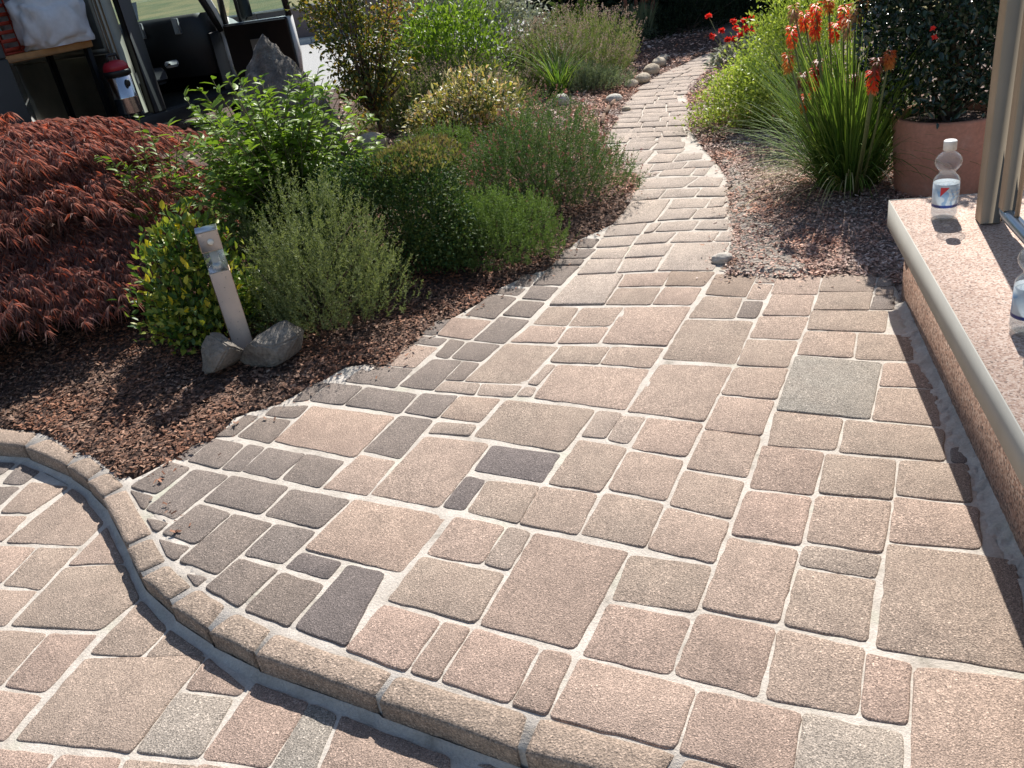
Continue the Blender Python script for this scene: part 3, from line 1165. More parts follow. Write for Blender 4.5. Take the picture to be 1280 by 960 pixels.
rock('mortar_lump', (b.x, b.y, -0.01), (0.055, 0.035, 0.03), MORTAR, 'hardened lump of mortar at the corner where path meets terrace', 'mortar', 62, 0, 3, 0.25)
b = at(783, 139)
rock('pebble', (b.x, b.y, 0.0), (0.045, 0.035, 0.025), COBBLE, 'small flat pebble lying against the left edge of the path', 'stone', 63, 0, 3, 0.1)

# thin board edging the bed where the path bends
EDGE_WOOD = plain('old_edging_wood', (0.16, 0.095, 0.06), 0.9, 0, 0.3, 30)
pts = [at(x, y) for x, y in ((769, 130), (762, 139), (756, 149), (752, 160))]
m = MB()
for a, b in zip(pts, pts[1:]):
    a = Vector((a.x, a.y, bz(a.x - .03, a.y) - .01))
    b = Vector((b.x, b.y, bz(b.x - .03, b.y) - .01))
    d = (b - a).normalized() * 0.004
    n = Vector((-d.y, d.x, 0)).normalized() * 0.011
    a2, b2 = a - d, b + d
    m.add([a2 - n, a2 + n, b2 + n, b2 - n, a2 - n + Vector((0, 0, .05)), a2 + n + Vector((0, 0, .05)), b2 + n + Vector((0, 0, .05)), b2 - n + Vector((0, 0, .05))],
          [(0, 3, 2, 1), (4, 5, 6, 7), (0, 1, 5, 4), (1, 2, 6, 5), (2, 3, 7, 6), (3, 0, 4, 7)])
tag(m.build('edging_board', EDGE_WOOD), 'thin weathered brown edging board along the left bend of the path', 'edging')

# ---------------------------------------------------------------- garden light
POST = plain('sand_painted_metal', (0.40, 0.325, 0.26), 0.55, 0.0, 0.06, 9)
_m = NT('dirty_sand_metal')
_sp = _m.noise(70, 4, 0.6)
_c = _m.mix(_m.ramp(_sp, [(0.64, 0.0), (0.70, 0.8)]), (0.72, 0.54, 0.41), (0.16, 0.09, 0.06))
_c = _m.mix(1.0, _c, _m.ramp(_m.noise(5, 4), [(0.3, 0.85), (0.7, 1.08)]), 'MULTIPLY')
POST = _m.set(Base_Color=_c, Roughness=0.5)
STEEL = plain('brushed_steel', (0.62, 0.62, 0.62), 0.3, 0.9, 0.05, 40)


def clear_mat(name, tint, rough=0.03, refl=1.0, base=0.035, white_share=0.0):
    m = NT(name)
    tr = m.n('BsdfTransparent', i_0=tuple(tint) + (1,))
    gl = m.n('BsdfGlossy', i_Roughness=rough)
    lw = m.n('LayerWeight', i_Blend=0.5)
    pw = m.n('Math', operation='POWER', i_0=lw.outputs['Facing'], i_1=3.2)
    k = m.n('Math', operation='MULTIPLY_ADD', i_0=pw.outputs[0], i_1=0.42 * refl, i_2=base)
    mx = m.n('MixShader', i_0=k.outputs[0])
    m.link(tr.outputs[0], mx.inputs[1])
    m.link(gl.outputs[0], mx.inputs[2])
    if white_share:
        tl = m.n('BsdfTranslucent', i_0=(0.85, 0.88, 0.9, 1))
        df = m.n('BsdfDiffuse', i_0=(0.85, 0.88, 0.9, 1))
        ad = m.n('MixShader', i_0=0.5)
        m.link(tl.outputs[0], ad.inputs[1]); m.link(df.outputs[0], ad.inputs[2])
        m2 = m.n('MixShader', i_0=white_share)
        m.link(mx.outputs[0], m2.inputs[1]); m.link(ad.outputs[0], m2.inputs[2])
        mx = m2
    m.link(mx.outputs[0], m.out.inputs['Surface'])
    return m.m


LENS = clear_mat('clear_lens', (0.86, 0.88, 0.86), 0.08, 1.6, 0.10, 0.14)
LAMPW = plain('lamp_core_white', (0.70, 0.70, 0.66), 0.4, 0, 0.03)
b = gpt(306, 436)
HL = ht(b, 287) - b.z
lt = tag(empty('garden_light', (b.x, b.y, b.z), R(17)), 'square sand coloured garden light with clear lens standing between two rocks', 'garden light')
hw = 0.046
MB().bevbox((-hw, -hw, -0.1), (hw, hw, HL - 0.185), 0.003).build('post', POST, lt)
MB().bevbox((-hw + .002, -hw + .002, HL - 0.185), (hw - .002, hw - .002, HL - 0.088), 0.003).build('lens', LENS, lt)
core = MB().lathe([(0.018, HL - 0.184), (0.018, HL - 0.09)], 16).build('lamp_core', LAMPW, lt, True)
MB().lathe([(0.036, HL - 0.184), (0.012, HL - 0.135)], 16).build('reflector', STEEL, lt, True)
hd = MB().bevbox((-hw, -hw, HL - 0.088), (hw, hw, HL), 0.003).build('head', POST, lt)
MB().bevbox((-hw - .001, -hw - .001, HL + .0005), (hw + .001, hw + .001, HL + .006), 0.002).build('top_plate', STEEL, hd)
Ms = Matrix.Translation((0.004, -hw - 0.0005, HL - 0.045)) @ Matrix.Rotation(R(90), 4, 'X')
MB().lathe([(0.0135, 0.0), (0.0135, 0.003), (0.010, 0.007), (0.003, 0.009)], 18, Ms).build('motion_sensor', LAMPW, hd, True)

# ---------------------------------------------------------------- bottles
PET = clear_mat('clear_bottle_plastic', (0.93, 0.95, 0.96), 0.07, 1.5, 0.04, 0.07)
WATER = clear_mat('bottled_water', (0.95, 0.97, 0.98), 0.02, 0.8, 0.03, 0.22)  # mixed-in white stands in for backlight refracted through the water
CAPW = plain('white_screw_cap', (0.80, 0.80, 0.78), 0.45, 0, 0.02)


def bottle_label_mat():
    """pale blue wrapper: dark band at the foot, white swirls, red corner flash"""
    m = NT('printed_bottle_label')
    tc = m.n('TexCoord').outputs['Object']
    sx = m.n('SeparateXYZ', i_0=tc)
    z = sx.outputs[2]
    band = m.ramp(z, [(0.050, 0.0), (0.051, 1.0), (0.060, 1.0), (0.0615, 0.0)], 'LINEAR')
    wav = m.n('TexWave', i_Vector=tc, i_Scale=14.0, i_Distortion=9.0, i_Detail=3.0).outputs['Fac']
    base = m.mix(m.ramp(wav, [(0.55, 0.0), (0.75, 0.8)]), (0.66, 0.76, 0.84), (0.24, 0.42, 0.66))
    top = m.ramp(z, [(0.112, 0.0), (0.125, 1.0)])
    base = m.mix(top, base, (0.74, 0.79, 0.82))
    c = m.mix(band, base, (0.035, 0.06, 0.28))
    m.set(Base_Color=c, Roughness=0.35)
    tr = m.n('BsdfTranslucent')
    m.link(c, tr.inputs[0])
    mx = m.n('MixShader', i_0=0.45)
    m.link(m.b.outputs[0], mx.inputs[1]); m.link(tr.outputs[0], mx.inputs[2])
    m.link(mx.outputs[0], m.out.inputs['Surface'])
    return m.m


LABEL = bottle_label_mat()
RED_INK = plain('red_label_ink', (0.62, 0.03, 0.05), 0.4, 0, 0.02)
WHITE_INK = plain('white_label_ink', (0.80, 0.80, 0.80), 0.4, 0, 0.02)


def bottle(loc, h, rz, label):
    t = tag(empty('water_bottle', loc, rz), label, 'bottle', 'water bottles on the wall cap')
    k = h / 0.30
    prof = [(0.020, 0.004), (0.036, 0.001), (0.044, 0.008), (0.047, 0.02), (0.0465, 0.048), (0.0455, 0.052), (0.0455, 0.140), (0.047, 0.146), (0.0455, 0.155),
            (0.038, 0.166), (0.0305, 0.174), (0.0285, 0.180), (0.031, 0.187), (0.039, 0.196), (0.0455, 0.207), (0.048, 0.219), (0.046, 0.231), (0.038, 0.244),
            (0.026, 0.254), (0.0165, 0.259), (0.0145, 0.263), (0.0145, 0.272)]
    body = MB().lathe([(r * k, z * k) for r, z in prof], 40).build('bottle_body', PET, t, True)
    MB().lathe([(0.0455 * k, 0.0505 * k), (0.0465 * k, 0.0505 * k), (0.0465 * k, 0.1405 * k), (0.0455 * k, 0.1405 * k)], 40, cap=False).build('label', LABEL, t, True)
    # red flash and white lettering stroke on the wrapper, facing the terrace
    rr = 0.0468 * k
    V, F = [], []
    for i in range(9):
        a0 = R(-150 + i * 4.5)
        tt = i / 8
        V += [(rr * math.cos(a0), rr * math.sin(a0), (0.132) * k), (rr * math.cos(a0), rr * math.sin(a0), (0.132 - 0.034 * (1 - tt) - 0.002) * k)]
    F = [(2 * i, 2 * i + 1, 2 * i + 3, 2 * i + 2) for i in range(8)]
    obj('label_flash', np.array(V), F, RED_INK, t)
    mm = MB()
    for w in range(3):
        pts = []
        for i in range(26):
            a = R(-112 + i * 3.2)
            pts.append((rr * math.cos(a), rr * math.sin(a), (0.112 - 0.014 * w + 0.006 * math.sin(i * 1.7 + w * 2)) * k))
        mm.tube(pts, 0.0011 * k, 4)
    mm.build('label_lettering', WHITE_INK, t)
    MB().lathe([(0.040 * k, 0.010 * k), (0.0445 * k, 0.022 * k), (0.0440 * k, 0.13 * k), (0.001, 0.1301 * k)], 32).build('water', WATER, t, True)
    cp = MB()
    n = 36
    V, F = [], []
    for z in (0.264, 0.297):
        for i in range(n):
            a = 2 * math.pi * i / n
            r = (0.0235 if i % 2 else 0.0225) * k
            V.append((r * math.cos(a), r * math.sin(a), z * k))
    F = [(i, (i + 1) % n, n + (i + 1) % n, n + i) for i in range(n)] + [tuple(range(n))[::-1]]
    cp.add(V, F)
    cp.lathe([(0.023 * k, 0.297 * k), (0.0205 * k, 0.300 * k), (0.001, 0.3003 * k)], n, cap=False)
    cp.build('screw_cap', CAPW, t)
    return t


b = at(1179, 272, 0.38)
bottle((b.x, b.y, 0.3805), 0.295, R(8), 'clear water bottle with white cap standing at the far end of the wall')
b = at(1283, 414, 0.38)
bottle((b.x, b.y, 0.3805), 0.295, R(30), 'near water bottle with blue label cut by the right edge of the photo')

# ---------------------------------------------------------------- bronze railing on the wall
BRONZE = plain('bronze_anodised_metal', (0.34, 0.285, 0.215), 0.48, 0.2, 0.06, 6)
BRONZE_D = plain('dark_bronze_metal', (0.15, 0.105, 0.075), 0.45, 0.2, 0.06, 6)
TUBEM = plain('grey_blue_steel_tube', (0.32, 0.38, 0.42), 0.3, 0.75, 0.05, 12)
b = at(1229, 277, 0.38)
rl = tag(empty('metal_railing', (b.x, b.y, 0.38), math.atan2(WDIR.y, WDIR.x)), 'bronze metal railing with square post and steel bottom tube on the wall cap', 'railing')
MB().bevbox((-0.035, -0.050, 0.0), (0.04, 0.020, 2.3), 0.004).build('post', BRONZE, rl)
MB().bevbox((-0.005, -0.066, 0.0), (0.03, -0.0505, 2.3), 0.003).build('post_flange', BRONZE_D, rl)
fr = MB().bevbox((-0.165, -0.062, 0.085), (-0.108, -0.012, 2.2), 0.006)
fr.build('frame_stile', BRONZE, rl)
m = MB()
m.tube([(-0.118, -0.037, 0.095), (-0.126, -0.037, 0.078), (-0.15, -0.037, 0.070), (-1.7, -0.037, 0.070)], 0.024, 14)
m.build('bottom_tube', TUBEM, rl, True)
MB().tube([(-0.12, -0.037, 2.2), (-1.7, -0.037, 2.2)], 0.022, 12).build('top_tube', TUBEM, rl, True)
for i in range(13):
    x = -0.24 - i * 0.11
    MB().tube([(x, -0.037, 0.075), (x, -0.037, 2.19)], 0.008, 8).build('bar', BRONZE, rl, True)

# ---------------------------------------------------------------- terracotta pot
_m = NT('terracotta')
_n1 = _m.noise(9, 5, 0.6)
_n2 = _m.noise(60, 4, 0.6)
_c = _m.ramp(_n1, [(0.3, (0.60, 0.255, 0.165)), (0.6, (0.68, 0.305, 0.205)), (0.78, (0.70, 0.38, 0.28))])
TERRA = _m.set(Base_Color=_m.mix(1.0, _c, _m.ramp(_n2, [(0.3, 0.88), (0.7, 1.08)]), 'MULTIPLY'), Roughness=0.8, Normal=_m.bump(_n2, 0.002))
POT = ray_y(1181, 195, 4.42)
POT.z = 0
PH = ht(POT, 139)
pr = 0.276
pot = tag(empty('terracotta_pot', (POT.x, POT.y, 0.0)), 'large plain terracotta pot behind the end of the low wall', 'pot')
MB().lathe([(pr * 0.86, 0), (pr * 0.88, 0.01), (pr, PH - 0.012), (pr - 0.006, PH), (pr - 0.028, PH), (pr - 0.034, PH - 0.012), (pr - 0.04, PH - 0.06)], 56).build('pot_body', TERRA, pot, True)
MB().lathe([(0.001, PH - 0.035), (pr - 0.036, PH - 0.045)], 40, cap=False).build('potting_soil', SOIL, pot, True)


# ================================================================ plants
def nz(A):
    return A / np.maximum(np.linalg.norm(A, axis=1, keepdims=True), 1e-9)


class Fol:
    """collects leaves, needles and blades into one foliage mesh"""
    def __init__(s):
        s.V, s.T, s.Q, s.n = [], [], [], 0

    def _put(s, V, T=None, Q=None):
        # V (n,k,3) ; T,Q local index lists
        n, k = V.shape[:2]
        base = s.n + np.arange(n)[:, None] * k
        s.V.append(V.reshape(-1, 3))
        for f in T or []:
            s.T.append(base + np.array(f)[None])
        for f in Q or []:
            s.Q.append(base + np.array(f)[None])
        s.n += n * k

    def frame(s, D, N):
        D = nz(D)
        S = nz(np.cross(D, N))
        return D, S, np.cross(S, D)

    def diamond(s, P, D, N, L, W, fold=0.18, droop=0.0):
        D, S, N = s.frame(D, N)
        L = np.broadcast_to(L, (len(P),))[:, None]
        W = np.broadcast_to(W, (len(P),))[:, None]
        m = P + D * L * 0.45
        tip = P + D * L - np.array([0, 0, 1.0]) * L * droop
        V = np.stack([P, m + S * W * .5 + N * W * fold, tip, m - S * W * .5 + N * W * fold], 1)
        s._put(V, T=[(0, 1, 2), (0, 2, 3)])

    def oval(s, P, D, N, L, W, fold=0.15, curl=0.15):
        D, S, N = s.frame(D, N)
        L = np.broadcast_to(L, (len(P),))[:, None]
        W = np.broadcast_to(W, (len(P),))[:, None]

        def q(t, w, up):
            return P + D * L * t + S * W * w + N * (W * up - L * curl * t * t)
        V = np.stack([P, q(.28, .42, fold), q(.28, 0, 0), q(.28, -.42, fold), q(.66, .40, fold), q(.66, 0, 0), q(.66, -.40, fold), q(1, 0, 0)], 1)
        s._put(V, T=[(0, 1, 2), (0, 2, 3), (4, 7, 5), (5, 7, 6)], Q=[(1, 4, 5, 2), (2, 5, 6, 3)])

    def blade(s, P, D, L, W, arch=0.6, k=5):
        """strap leaf: starts along D, bends over"""
        n = len(P)
        D = nz(D)
        L = np.broadcast_to(L, (n,))[:, None]
        W = np.broadcast_to(W, (n,))[:, None]
        arch = np.broadcast_to(arch, (n,))[:, None]
        H = D.copy(); H[:, 2] = 0
        H = nz(H + 1e-4)
        S = nz(np.cross(D, np.array([[0, 0, 1.0]]) + H * 0.01))
        rows = []
        p = P.copy()
        d = D.copy()
        for i in range(k + 1):
            t = i / k
            w = W * (1 - t) ** 0.55 * 0.5 if i < k else W * 0.02
            rows += [p + S * w, p - S * w]
            d = nz(d + arch * (0.25 + t) / k * 2 * (H * 0.55 + np.array([[0, 0, -1.0]])))
            p = p + d * L / k
        V = np.stack(rows, 1)
        s._put(V, Q=[(2 * i, 2 * i + 2, 2 * i + 3, 2 * i + 1) for i in range(k)])

    def build(s, name, mat, parent, loc=None, kind='stuff'):
        F = []
        if s.T:
            F.append(np.concatenate(s.T).astype(np.int32))
        if s.Q:
            F.append(np.concatenate(s.Q).astype(np.int32))
        return obj(name, np.concatenate(s.V), F, mat, parent, loc=loc, kind=kind)


def dome(n, rx, ry, h, lo=0.55, seed=0, lump=0.22, freq=2.2, zmin=-0.05, box=False):
    """points through an uneven half-ellipsoid with their outward directions"""
    g = np.random.default_rng(seed)
    d = nz(g.normal(size=(n, 3)))
    d[:, 2] = np.abs(d[:, 2]) * 1.0
    d[:, 2] = np.where(d[:, 2] < zmin, -d[:, 2], d[:, 2])
    r = (lo ** 3 + (1 - lo ** 3) * g.random(n)) ** (1 / 3)
    K = g.normal(size=(9, 3)) * freq
    ph = g.uniform(0, 6.28, 9)
    l = 1 + lump * np.sin(d @ K.T + ph).mean(1) * 2.2
    if box:
        r = r * 0.92 / (np.abs(d) ** 4).sum(1) ** 0.25
    P = d * (r * l)[:, None] * np.array([rx, ry, h])
    return P, nz(d * np.array([1 / rx, 1 / ry, 1 / h])), g


def stems(name, mat, parent, P, k, r0, r1, seed=0, start=(0, 0, 0), bend=0.25):
    g = random.Random(seed)
    m = MB()
    for i in range(k):
        e = Vector(P[g.randrange(len(P))]) * 0.9
        s = Vector(start) + Vector((g.gauss(0, 0.02), g.gauss(0, 0.02), 0))
        mid = s.lerp(e, 0.5) + Vector((g.gauss(0, .06), g.gauss(0, .06), bend * 0.3 * e.z))
        q = [s.lerp(mid, t) * (1 - t) + mid.lerp(e, t) * t for t in (0, .25, .5, .75, 1)]
        m.tube(q, [r0 + (r1 - r0) * t for t in (0, .25, .5, .75, 1)], 5)
    return m.build(name, mat, parent)


BARK = plain('brown_bark', (0.11, 0.075, 0.055), 0.9, 0, 0.35, 50)
TWIG = plain('green_twig', (0.14, 0.13, 0.06), 0.8, 0, 0.25, 50)


def plant(name, base, label, cat, group=None):
    return tag(empty(name, (base.x, base.y, max(bz(base.x, base.y), 0) - 0.005)), label, cat, group)


def leafy(name, base, rx, ry, h, n, L, W, mat, label, cat='shrub', seed=1, lo=0.5, up=0.5, lump=0.25, kind='oval', nst=14, zoff=0.0, group=None, droop=0.0, parent=None, spread=0.6, bark=None, freq=2.2, box=False, clump=14):
    t = parent or plant(name, base, label, cat, group)
    P, O, g = dome(n, rx, ry, h, lo, seed, lump, freq, box=box)
    if clump:
        # leaves sit in sprigs, with gaps between
        nc = max(8, n // clump)
        cid = g.integers(0, nc, n)
        sg = 0.9 * L + 0.05 * min(rx, h)
        P = P[:nc][cid] + g.normal(size=(n, 3)) * sg * np.array([1, 1, 0.8])
        O = O[:nc][cid]
        P[:, 2] = np.abs(P[:, 2])
    P[:, 2] += zoff
    D = O * 0.7 + np.array([0, 0, up]) + g.normal(size=(n, 3)) * spread
    N = O * 0.4 + np.array([0, 0, 0.9]) + g.normal(size=(n, 3)) * 0.5
    f = Fol()
    Ls = L * g.uniform(0.6, 1.25, n)
    if kind == 'oval':
        f.oval(P, D, N, Ls, Ls * W / L)
    else:
        f.diamond(P, D, N, Ls, Ls * W / L, droop=droop)
    f.build('foliage', mat, t)
    stems('branches', bark or BARK, t, P, nst, 0.008 + 0.006 * h, 0.0025, seed)
    return t


def needly(name, base, rx, ry, h, ns, slen, nn, nl, nw, mat, label, cat='shrub', seed=1, up=0.9, lump=0.34, lo=0.5, tips=None, group=None, ang=0.9, tipn=0.3, freq=2.6):
    """mound of upright shoots clothed in needles"""
    t = plant(name, base, label, cat, group)
    lump = max(lump, 0.32)
    P, O, g = dome(ns, rx * 1.1, ry * 1.1, h, lo, seed, lump, freq)
    SD = nz(O * 0.75 + np.array([0, 0, up]) + g.normal(size=(ns, 3)) * 0.28)
    SL = slen * g.uniform(0.5, 1.4, ns) * np.where(g.random(ns) < 0.07, 1.7, 1.0)
    f = Fol()
    tt = g.random((ns, nn))
    A = np.repeat(SD, nn, 0)
    Q = (P[:, None] + SD[:, None] * (SL[:, None] * (tt - 0.6))[..., None]).reshape(-1, 3)
    D = nz(A * 0.9 + nz(g.normal(size=A.shape)) * ang)
    ln = nl * g.uniform(0.6, 1.3, len(Q)) * (1.15 - 0.45 * tt.ravel())
    ok = Q[:, 2] > 0.0
    f.diamond(Q[ok], D[ok], g.normal(size=A.shape)[ok], ln[ok], nw * g.uniform(0.8, 1.3, ok.sum()))
    f.build('foliage', mat, t)
    if tips:
        tm, frac, tl, tw, k = tips
        sel = np.nonzero(g.random(ns) < frac * (O[:, 2] > 0.05))[0]
        f = Fol()
        B = np.repeat(P[sel] + SD[sel] * SL[sel][:, None] * 0.38, k, 0)
        SDk = np.repeat(SD[sel], k, 0)
        B = B + SDk * (g.random(len(B)) * slen * tipn)[:, None]
        f.diamond(B, nz(SDk * 0.7 + g.normal(size=B.shape) * 0.6), g.normal(size=B.shape), tl * g.uniform(.7, 1.3, len(B)), tw)
        f.build('flowers', tm, t)
    stems('branches', BARK, t, P, 16, 0.008, 0.002, seed)
    return t


# ---- leaf colours
L_MAPLE = leaf_mat('maple_leaf', ((0.10, 0.05, 0.046), (0.20, 0.10, 0.085), (0.27, 0.145, 0.125), (0.36, 0.25, 0.215), (0.42, 0.13, 0.07), (0.17, 0.105, 0.092), (0.33, 0.17, 0.14)), 0.5, 0.32, 0.35, (1.25, 0.92, 0.8), 1.5)
L_LIME = leaf_mat('bright_leaf', ((0.085, 0.15, 0.018), (0.14, 0.225, 0.028), (0.21, 0.30, 0.045), (0.11, 0.18, 0.025)), 0.45, 0.42, 0.4, None, 1.25)
L_EUON = leaf_mat('variegated_leaf', ((0.045, 0.10, 0.025), (0.07, 0.14, 0.03), (0.10, 0.17, 0.035), (0.30, 0.34, 0.045), (0.36, 0.36, 0.06)), 0.45, 0.3, 0.4, None, 1.1)
L_YELLOW = leaf_mat('yellow_shoot_leaf', ((0.55, 0.45, 0.03), (0.62, 0.40, 0.03), (0.35, 0.36, 0.05)), 0.4, 0.35, 0.4)
L_OLIVE = leaf_mat('olive_needle', ((0.081, 0.105, 0.043), (0.135, 0.165, 0.067), (0.216, 0.240, 0.114), (0.108, 0.135, 0.052)), 0.6, 0.25, 0.25)
L_DARK = leaf_mat('dark_small_leaf', ((0.021, 0.050, 0.018), (0.038, 0.077, 0.025), (0.068, 0.105, 0.030), (0.093, 0.110, 0.035)), 0.6, 0.25, 0.2)
L_TOPS = leaf_mat('bronze_green_leaf', ((0.11, 0.13, 0.035), (0.16, 0.17, 0.055), (0.22, 0.165, 0.09), (0.16, 0.115, 0.07)), 0.5, 0.35, 0.3, None, 1.2)
L_HEATH = leaf_mat('heather_needle', ((0.052, 0.090, 0.025), (0.092, 0.145, 0.040), (0.140, 0.200, 0.059), (0.072, 0.110, 0.034)), 0.6, 0.28, 0.25)
L_HEATHD = leaf_mat('dark_heather_needle', ((0.038, 0.076, 0.027), (0.068, 0.122, 0.040), (0.112, 0.168, 0.057), (0.064, 0.102, 0.043)), 0.6, 0.25, 0.25)
L_PINK = leaf_mat('faded_pink_flower', ((0.24, 0.10, 0.10), (0.30, 0.15, 0.13), (0.20, 0.12, 0.09)), 0.7, 0.3, 0.2, (1.1, 0.9, 0.8))
L_LAV = leaf_mat('lavender_leaf', ((0.110, 0.145, 0.052), (0.166, 0.200, 0.081), (0.230, 0.260, 0.123), (0.129, 0.180, 0.048)), 0.65, 0.3, 0.2)
L_LAVF = leaf_mat('spent_lavender_flower', ((0.28, 0.21, 0.18), (0.36, 0.28, 0.25), (0.32, 0.24, 0.17)), 0.8, 0.25, 0.1, (1, 0.95, 0.85))
L_GLOSS = leaf_mat('glossy_dark_leaf', ((0.012, 0.028, 0.016), (0.020, 0.042, 0.022), (0.032, 0.060, 0.028), (0.024, 0.046, 0.026)), 0.22, 0.10, 0.65, None, 1.1)
L_SILVER = leaf_mat('silver_leaf', ((0.16, 0.18, 0.13), (0.25, 0.27, 0.20), (0.34, 0.35, 0.28), (0.14, 0.13, 0.08)), 0.55, 0.2, 0.3, (1, 1.05, 0.8))
L_TREE = leaf_mat('dark_crape_leaf', ((0.03, 0.055, 0.020), (0.055, 0.085, 0.026), (0.10, 0.11, 0.028), (0.18, 0.12, 0.035)), 0.35, 0.42, 0.5, (1.6, 1.4, 0.5))
L_RUST = leaf_mat('rusty_leaf', ((0.20, 0.07, 0.04), (0.24, 0.12, 0.07), (0.16, 0.14, 0.08), (0.26, 0.17, 0.12)), 0.5, 0.3, 0.3, (1.4, 1.0, 0.6))
L_MIX = leaf_mat('cream_green_leaf', ((0.04, 0.075, 0.03), (0.08, 0.11, 0.04), (0.22, 0.20, 0.08), (0.55, 0.49, 0.36), (0.44, 0.26, 0.19), (0.36, 0.32, 0.06), (0.06, 0.09, 0.035)), 0.4, 0.3, 0.4)
L_GRASS = leaf_mat('grass_blade', ((0.05, 0.10, 0.018), (0.085, 0.15, 0.028), (0.13, 0.20, 0.04), (0.18, 0.235, 0.06)), 0.5, 0.35, 0.3, None, 1.4)
L_DRYB = leaf_mat('dry_blade', ((0.30, 0.26, 0.13), (0.38, 0.34, 0.19)), 0.6, 0.25, 0.2)
L_BLUEG = leaf_mat('blue_green_leaf', ((0.09, 0.125, 0.075), (0.14, 0.17, 0.11), (0.18, 0.21, 0.14)), 0.6, 0.22, 0.2)
L_YGREEN = leaf_mat('yellow_green_leaf', ((0.14, 0.19, 0.035), (0.22, 0.28, 0.06), (0.33, 0.37, 0.10), (0.17, 0.22, 0.045)), 0.45, 0.4, 0.35)
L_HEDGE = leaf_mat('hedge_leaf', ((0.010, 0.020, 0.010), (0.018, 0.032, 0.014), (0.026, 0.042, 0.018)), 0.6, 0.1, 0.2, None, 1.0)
F_RED = leaf_mat('red_petal', ((0.50, 0.03, 0.02), (0.62, 0.05, 0.03), (0.45, 0.02, 0.03)), 0.5, 0.3, 0.3, (1.3, 0.8, 0.6))

# ---------------------------------------------------------------- red cut-leaf maple
MB_ = Vector((-2.78, 5.02, 0))
maple = tag(empty('maple_tree', (MB_.x, MB_.y, 0.06)), 'low weeping red cut-leaf maple spreading in front of the open van', 'tree')
g = np.random.default_rng(3)
NL = 230
dl = nz(g.normal(size=(NL, 3)))
dl[:, 2] = np.abs(dl[:, 2]) ** 0.75
dl = nz(dl)
LC = dl * (0.95 / (np.abs(dl) ** 3).sum(1, keepdims=True) ** (1 / 3)) * np.array([1.40, 1.36, 1.10]) * (0.70 + 0.27 * g.random((NL, 1)))
# two tiers of boughs: a broad upper canopy and, below a gap, hanging lower sprays
low = LC[:, 2] < 0.72
LC[low, 2] = 0.42 + 0.12 * g.random(low.sum())
LC[low, :2] *= 0.93
LC[~low, 2] = np.maximum(LC[~low, 2], 0.86) + g.normal(0, 0.06, (~low).sum())
f = Fol()
for i in range(NL):
    n = int(g.uniform(110, 225))
    a = g.uniform(0, 6.28, n)
    r = np.sqrt(g.random(n))
    rad = g.uniform(0.16, 0.42)
    out = dl[i] * np.array([1, 1, 0]) + 1e-3
    out /= np.linalg.norm(out)
    x, y = r * np.cos(a) * rad * 1.25, r * np.sin(a) * rad
    side = np.array([-out[1], out[0], 0])
    z = -0.42 * (x + rad) - 0.55 * (r ** 2) * rad * 0.5 + g.normal(0, 0.012, n)
    slope = 0.25 + 0.75 * (1 - dl[i][2])
    B = LC[i] + out * x[:, None] + side * y[:, None] + np.array([0, 0, 1]) * (z * slope)[:, None]
    B = B[B[:, 2] > 0.22]
    n = len(B)
    if not n:
        continue
    od = nz(out * 0.9 + np.array([0, 0, -0.45]) + g.normal(size=(n, 3)) * 0.30)
    sd = nz(np.cross(od, np.array([0, 0, 1.0])))
    for k, an in enumerate(np.linspace(-0.95, 0.95, 7)):
        D = od * math.cos(an) + sd * math.sin(an) + np.array([0, 0, -0.18]) + g.normal(size=(n, 3)) * 0.08
        ln = 0.074 * (1 - 0.32 * abs(an)) * g.uniform(0.55, 1.35, n)
        f.diamond(B, D, np.array([0, 0, 1.0]) + g.normal(size=(n, 3)) * 0.25, ln, 0.0040, 0.1, 0.4)
f.build('foliage', L_MAPLE, maple)
m = MB()
rr = random.Random(4)
for k in range(16):
    e = Vector(LC[rr.randrange(NL)]) * 0.92
    q = [Vector((0, 0, 0)), Vector((e.x * .15, e.y * .15, e.z * .6)), Vector((e.x * .55, e.y * .55, e.z * 0.98)), e]
    m.tube(q, [0.04, 0.026, 0.014, 0.005], 6)
m.tube([(0, 0, -0.1), (0.02, 0, 0.25), (0.0, 0.03, 0.5)], [0.06, 0.05, 0.035], 8)
m.build('trunk', BARK, maple)

# ---------------------------------------------------------------- left bed
# variegated spindle bush beside the light
b = gpt(262, 415)
t = leafy('spindle_bush', b, 0.22, 0.19, ht(b, 300), 3000, 0.042, 0.022, L_EUON, 'yellow edged variegated bush behind the garden light', 'bush', 12, 0.35, 0.8, 0.3, nst=12, bark=TWIG)
P, O, g = dome(130, 0.24, 0.20, ht(b, 292), 0.85, 13, 0.3)
P = P[P[:, 2] > 0.18][::2]
f = Fol()
f.oval(P, O + g.normal(size=P.shape)[:len(P)] * 0.6 + np.array([0, 0, .5]), np.array([[0, -0.4, 1.0]]) + g.normal(size=P.shape) * 0.4, 0.05, 0.028) if len(P) == len(O) else f.oval(P, nz(P) + np.array([0, 0, .6]) + g.normal(size=P.shape) * .5, np.array([[0, -0.4, 1.0]]) + g.normal(size=P.shape) * 0.4, 0.05 * np.ones(len(P)), 0.028)
f.build('yellow_shoots', L_YELLOW, t)


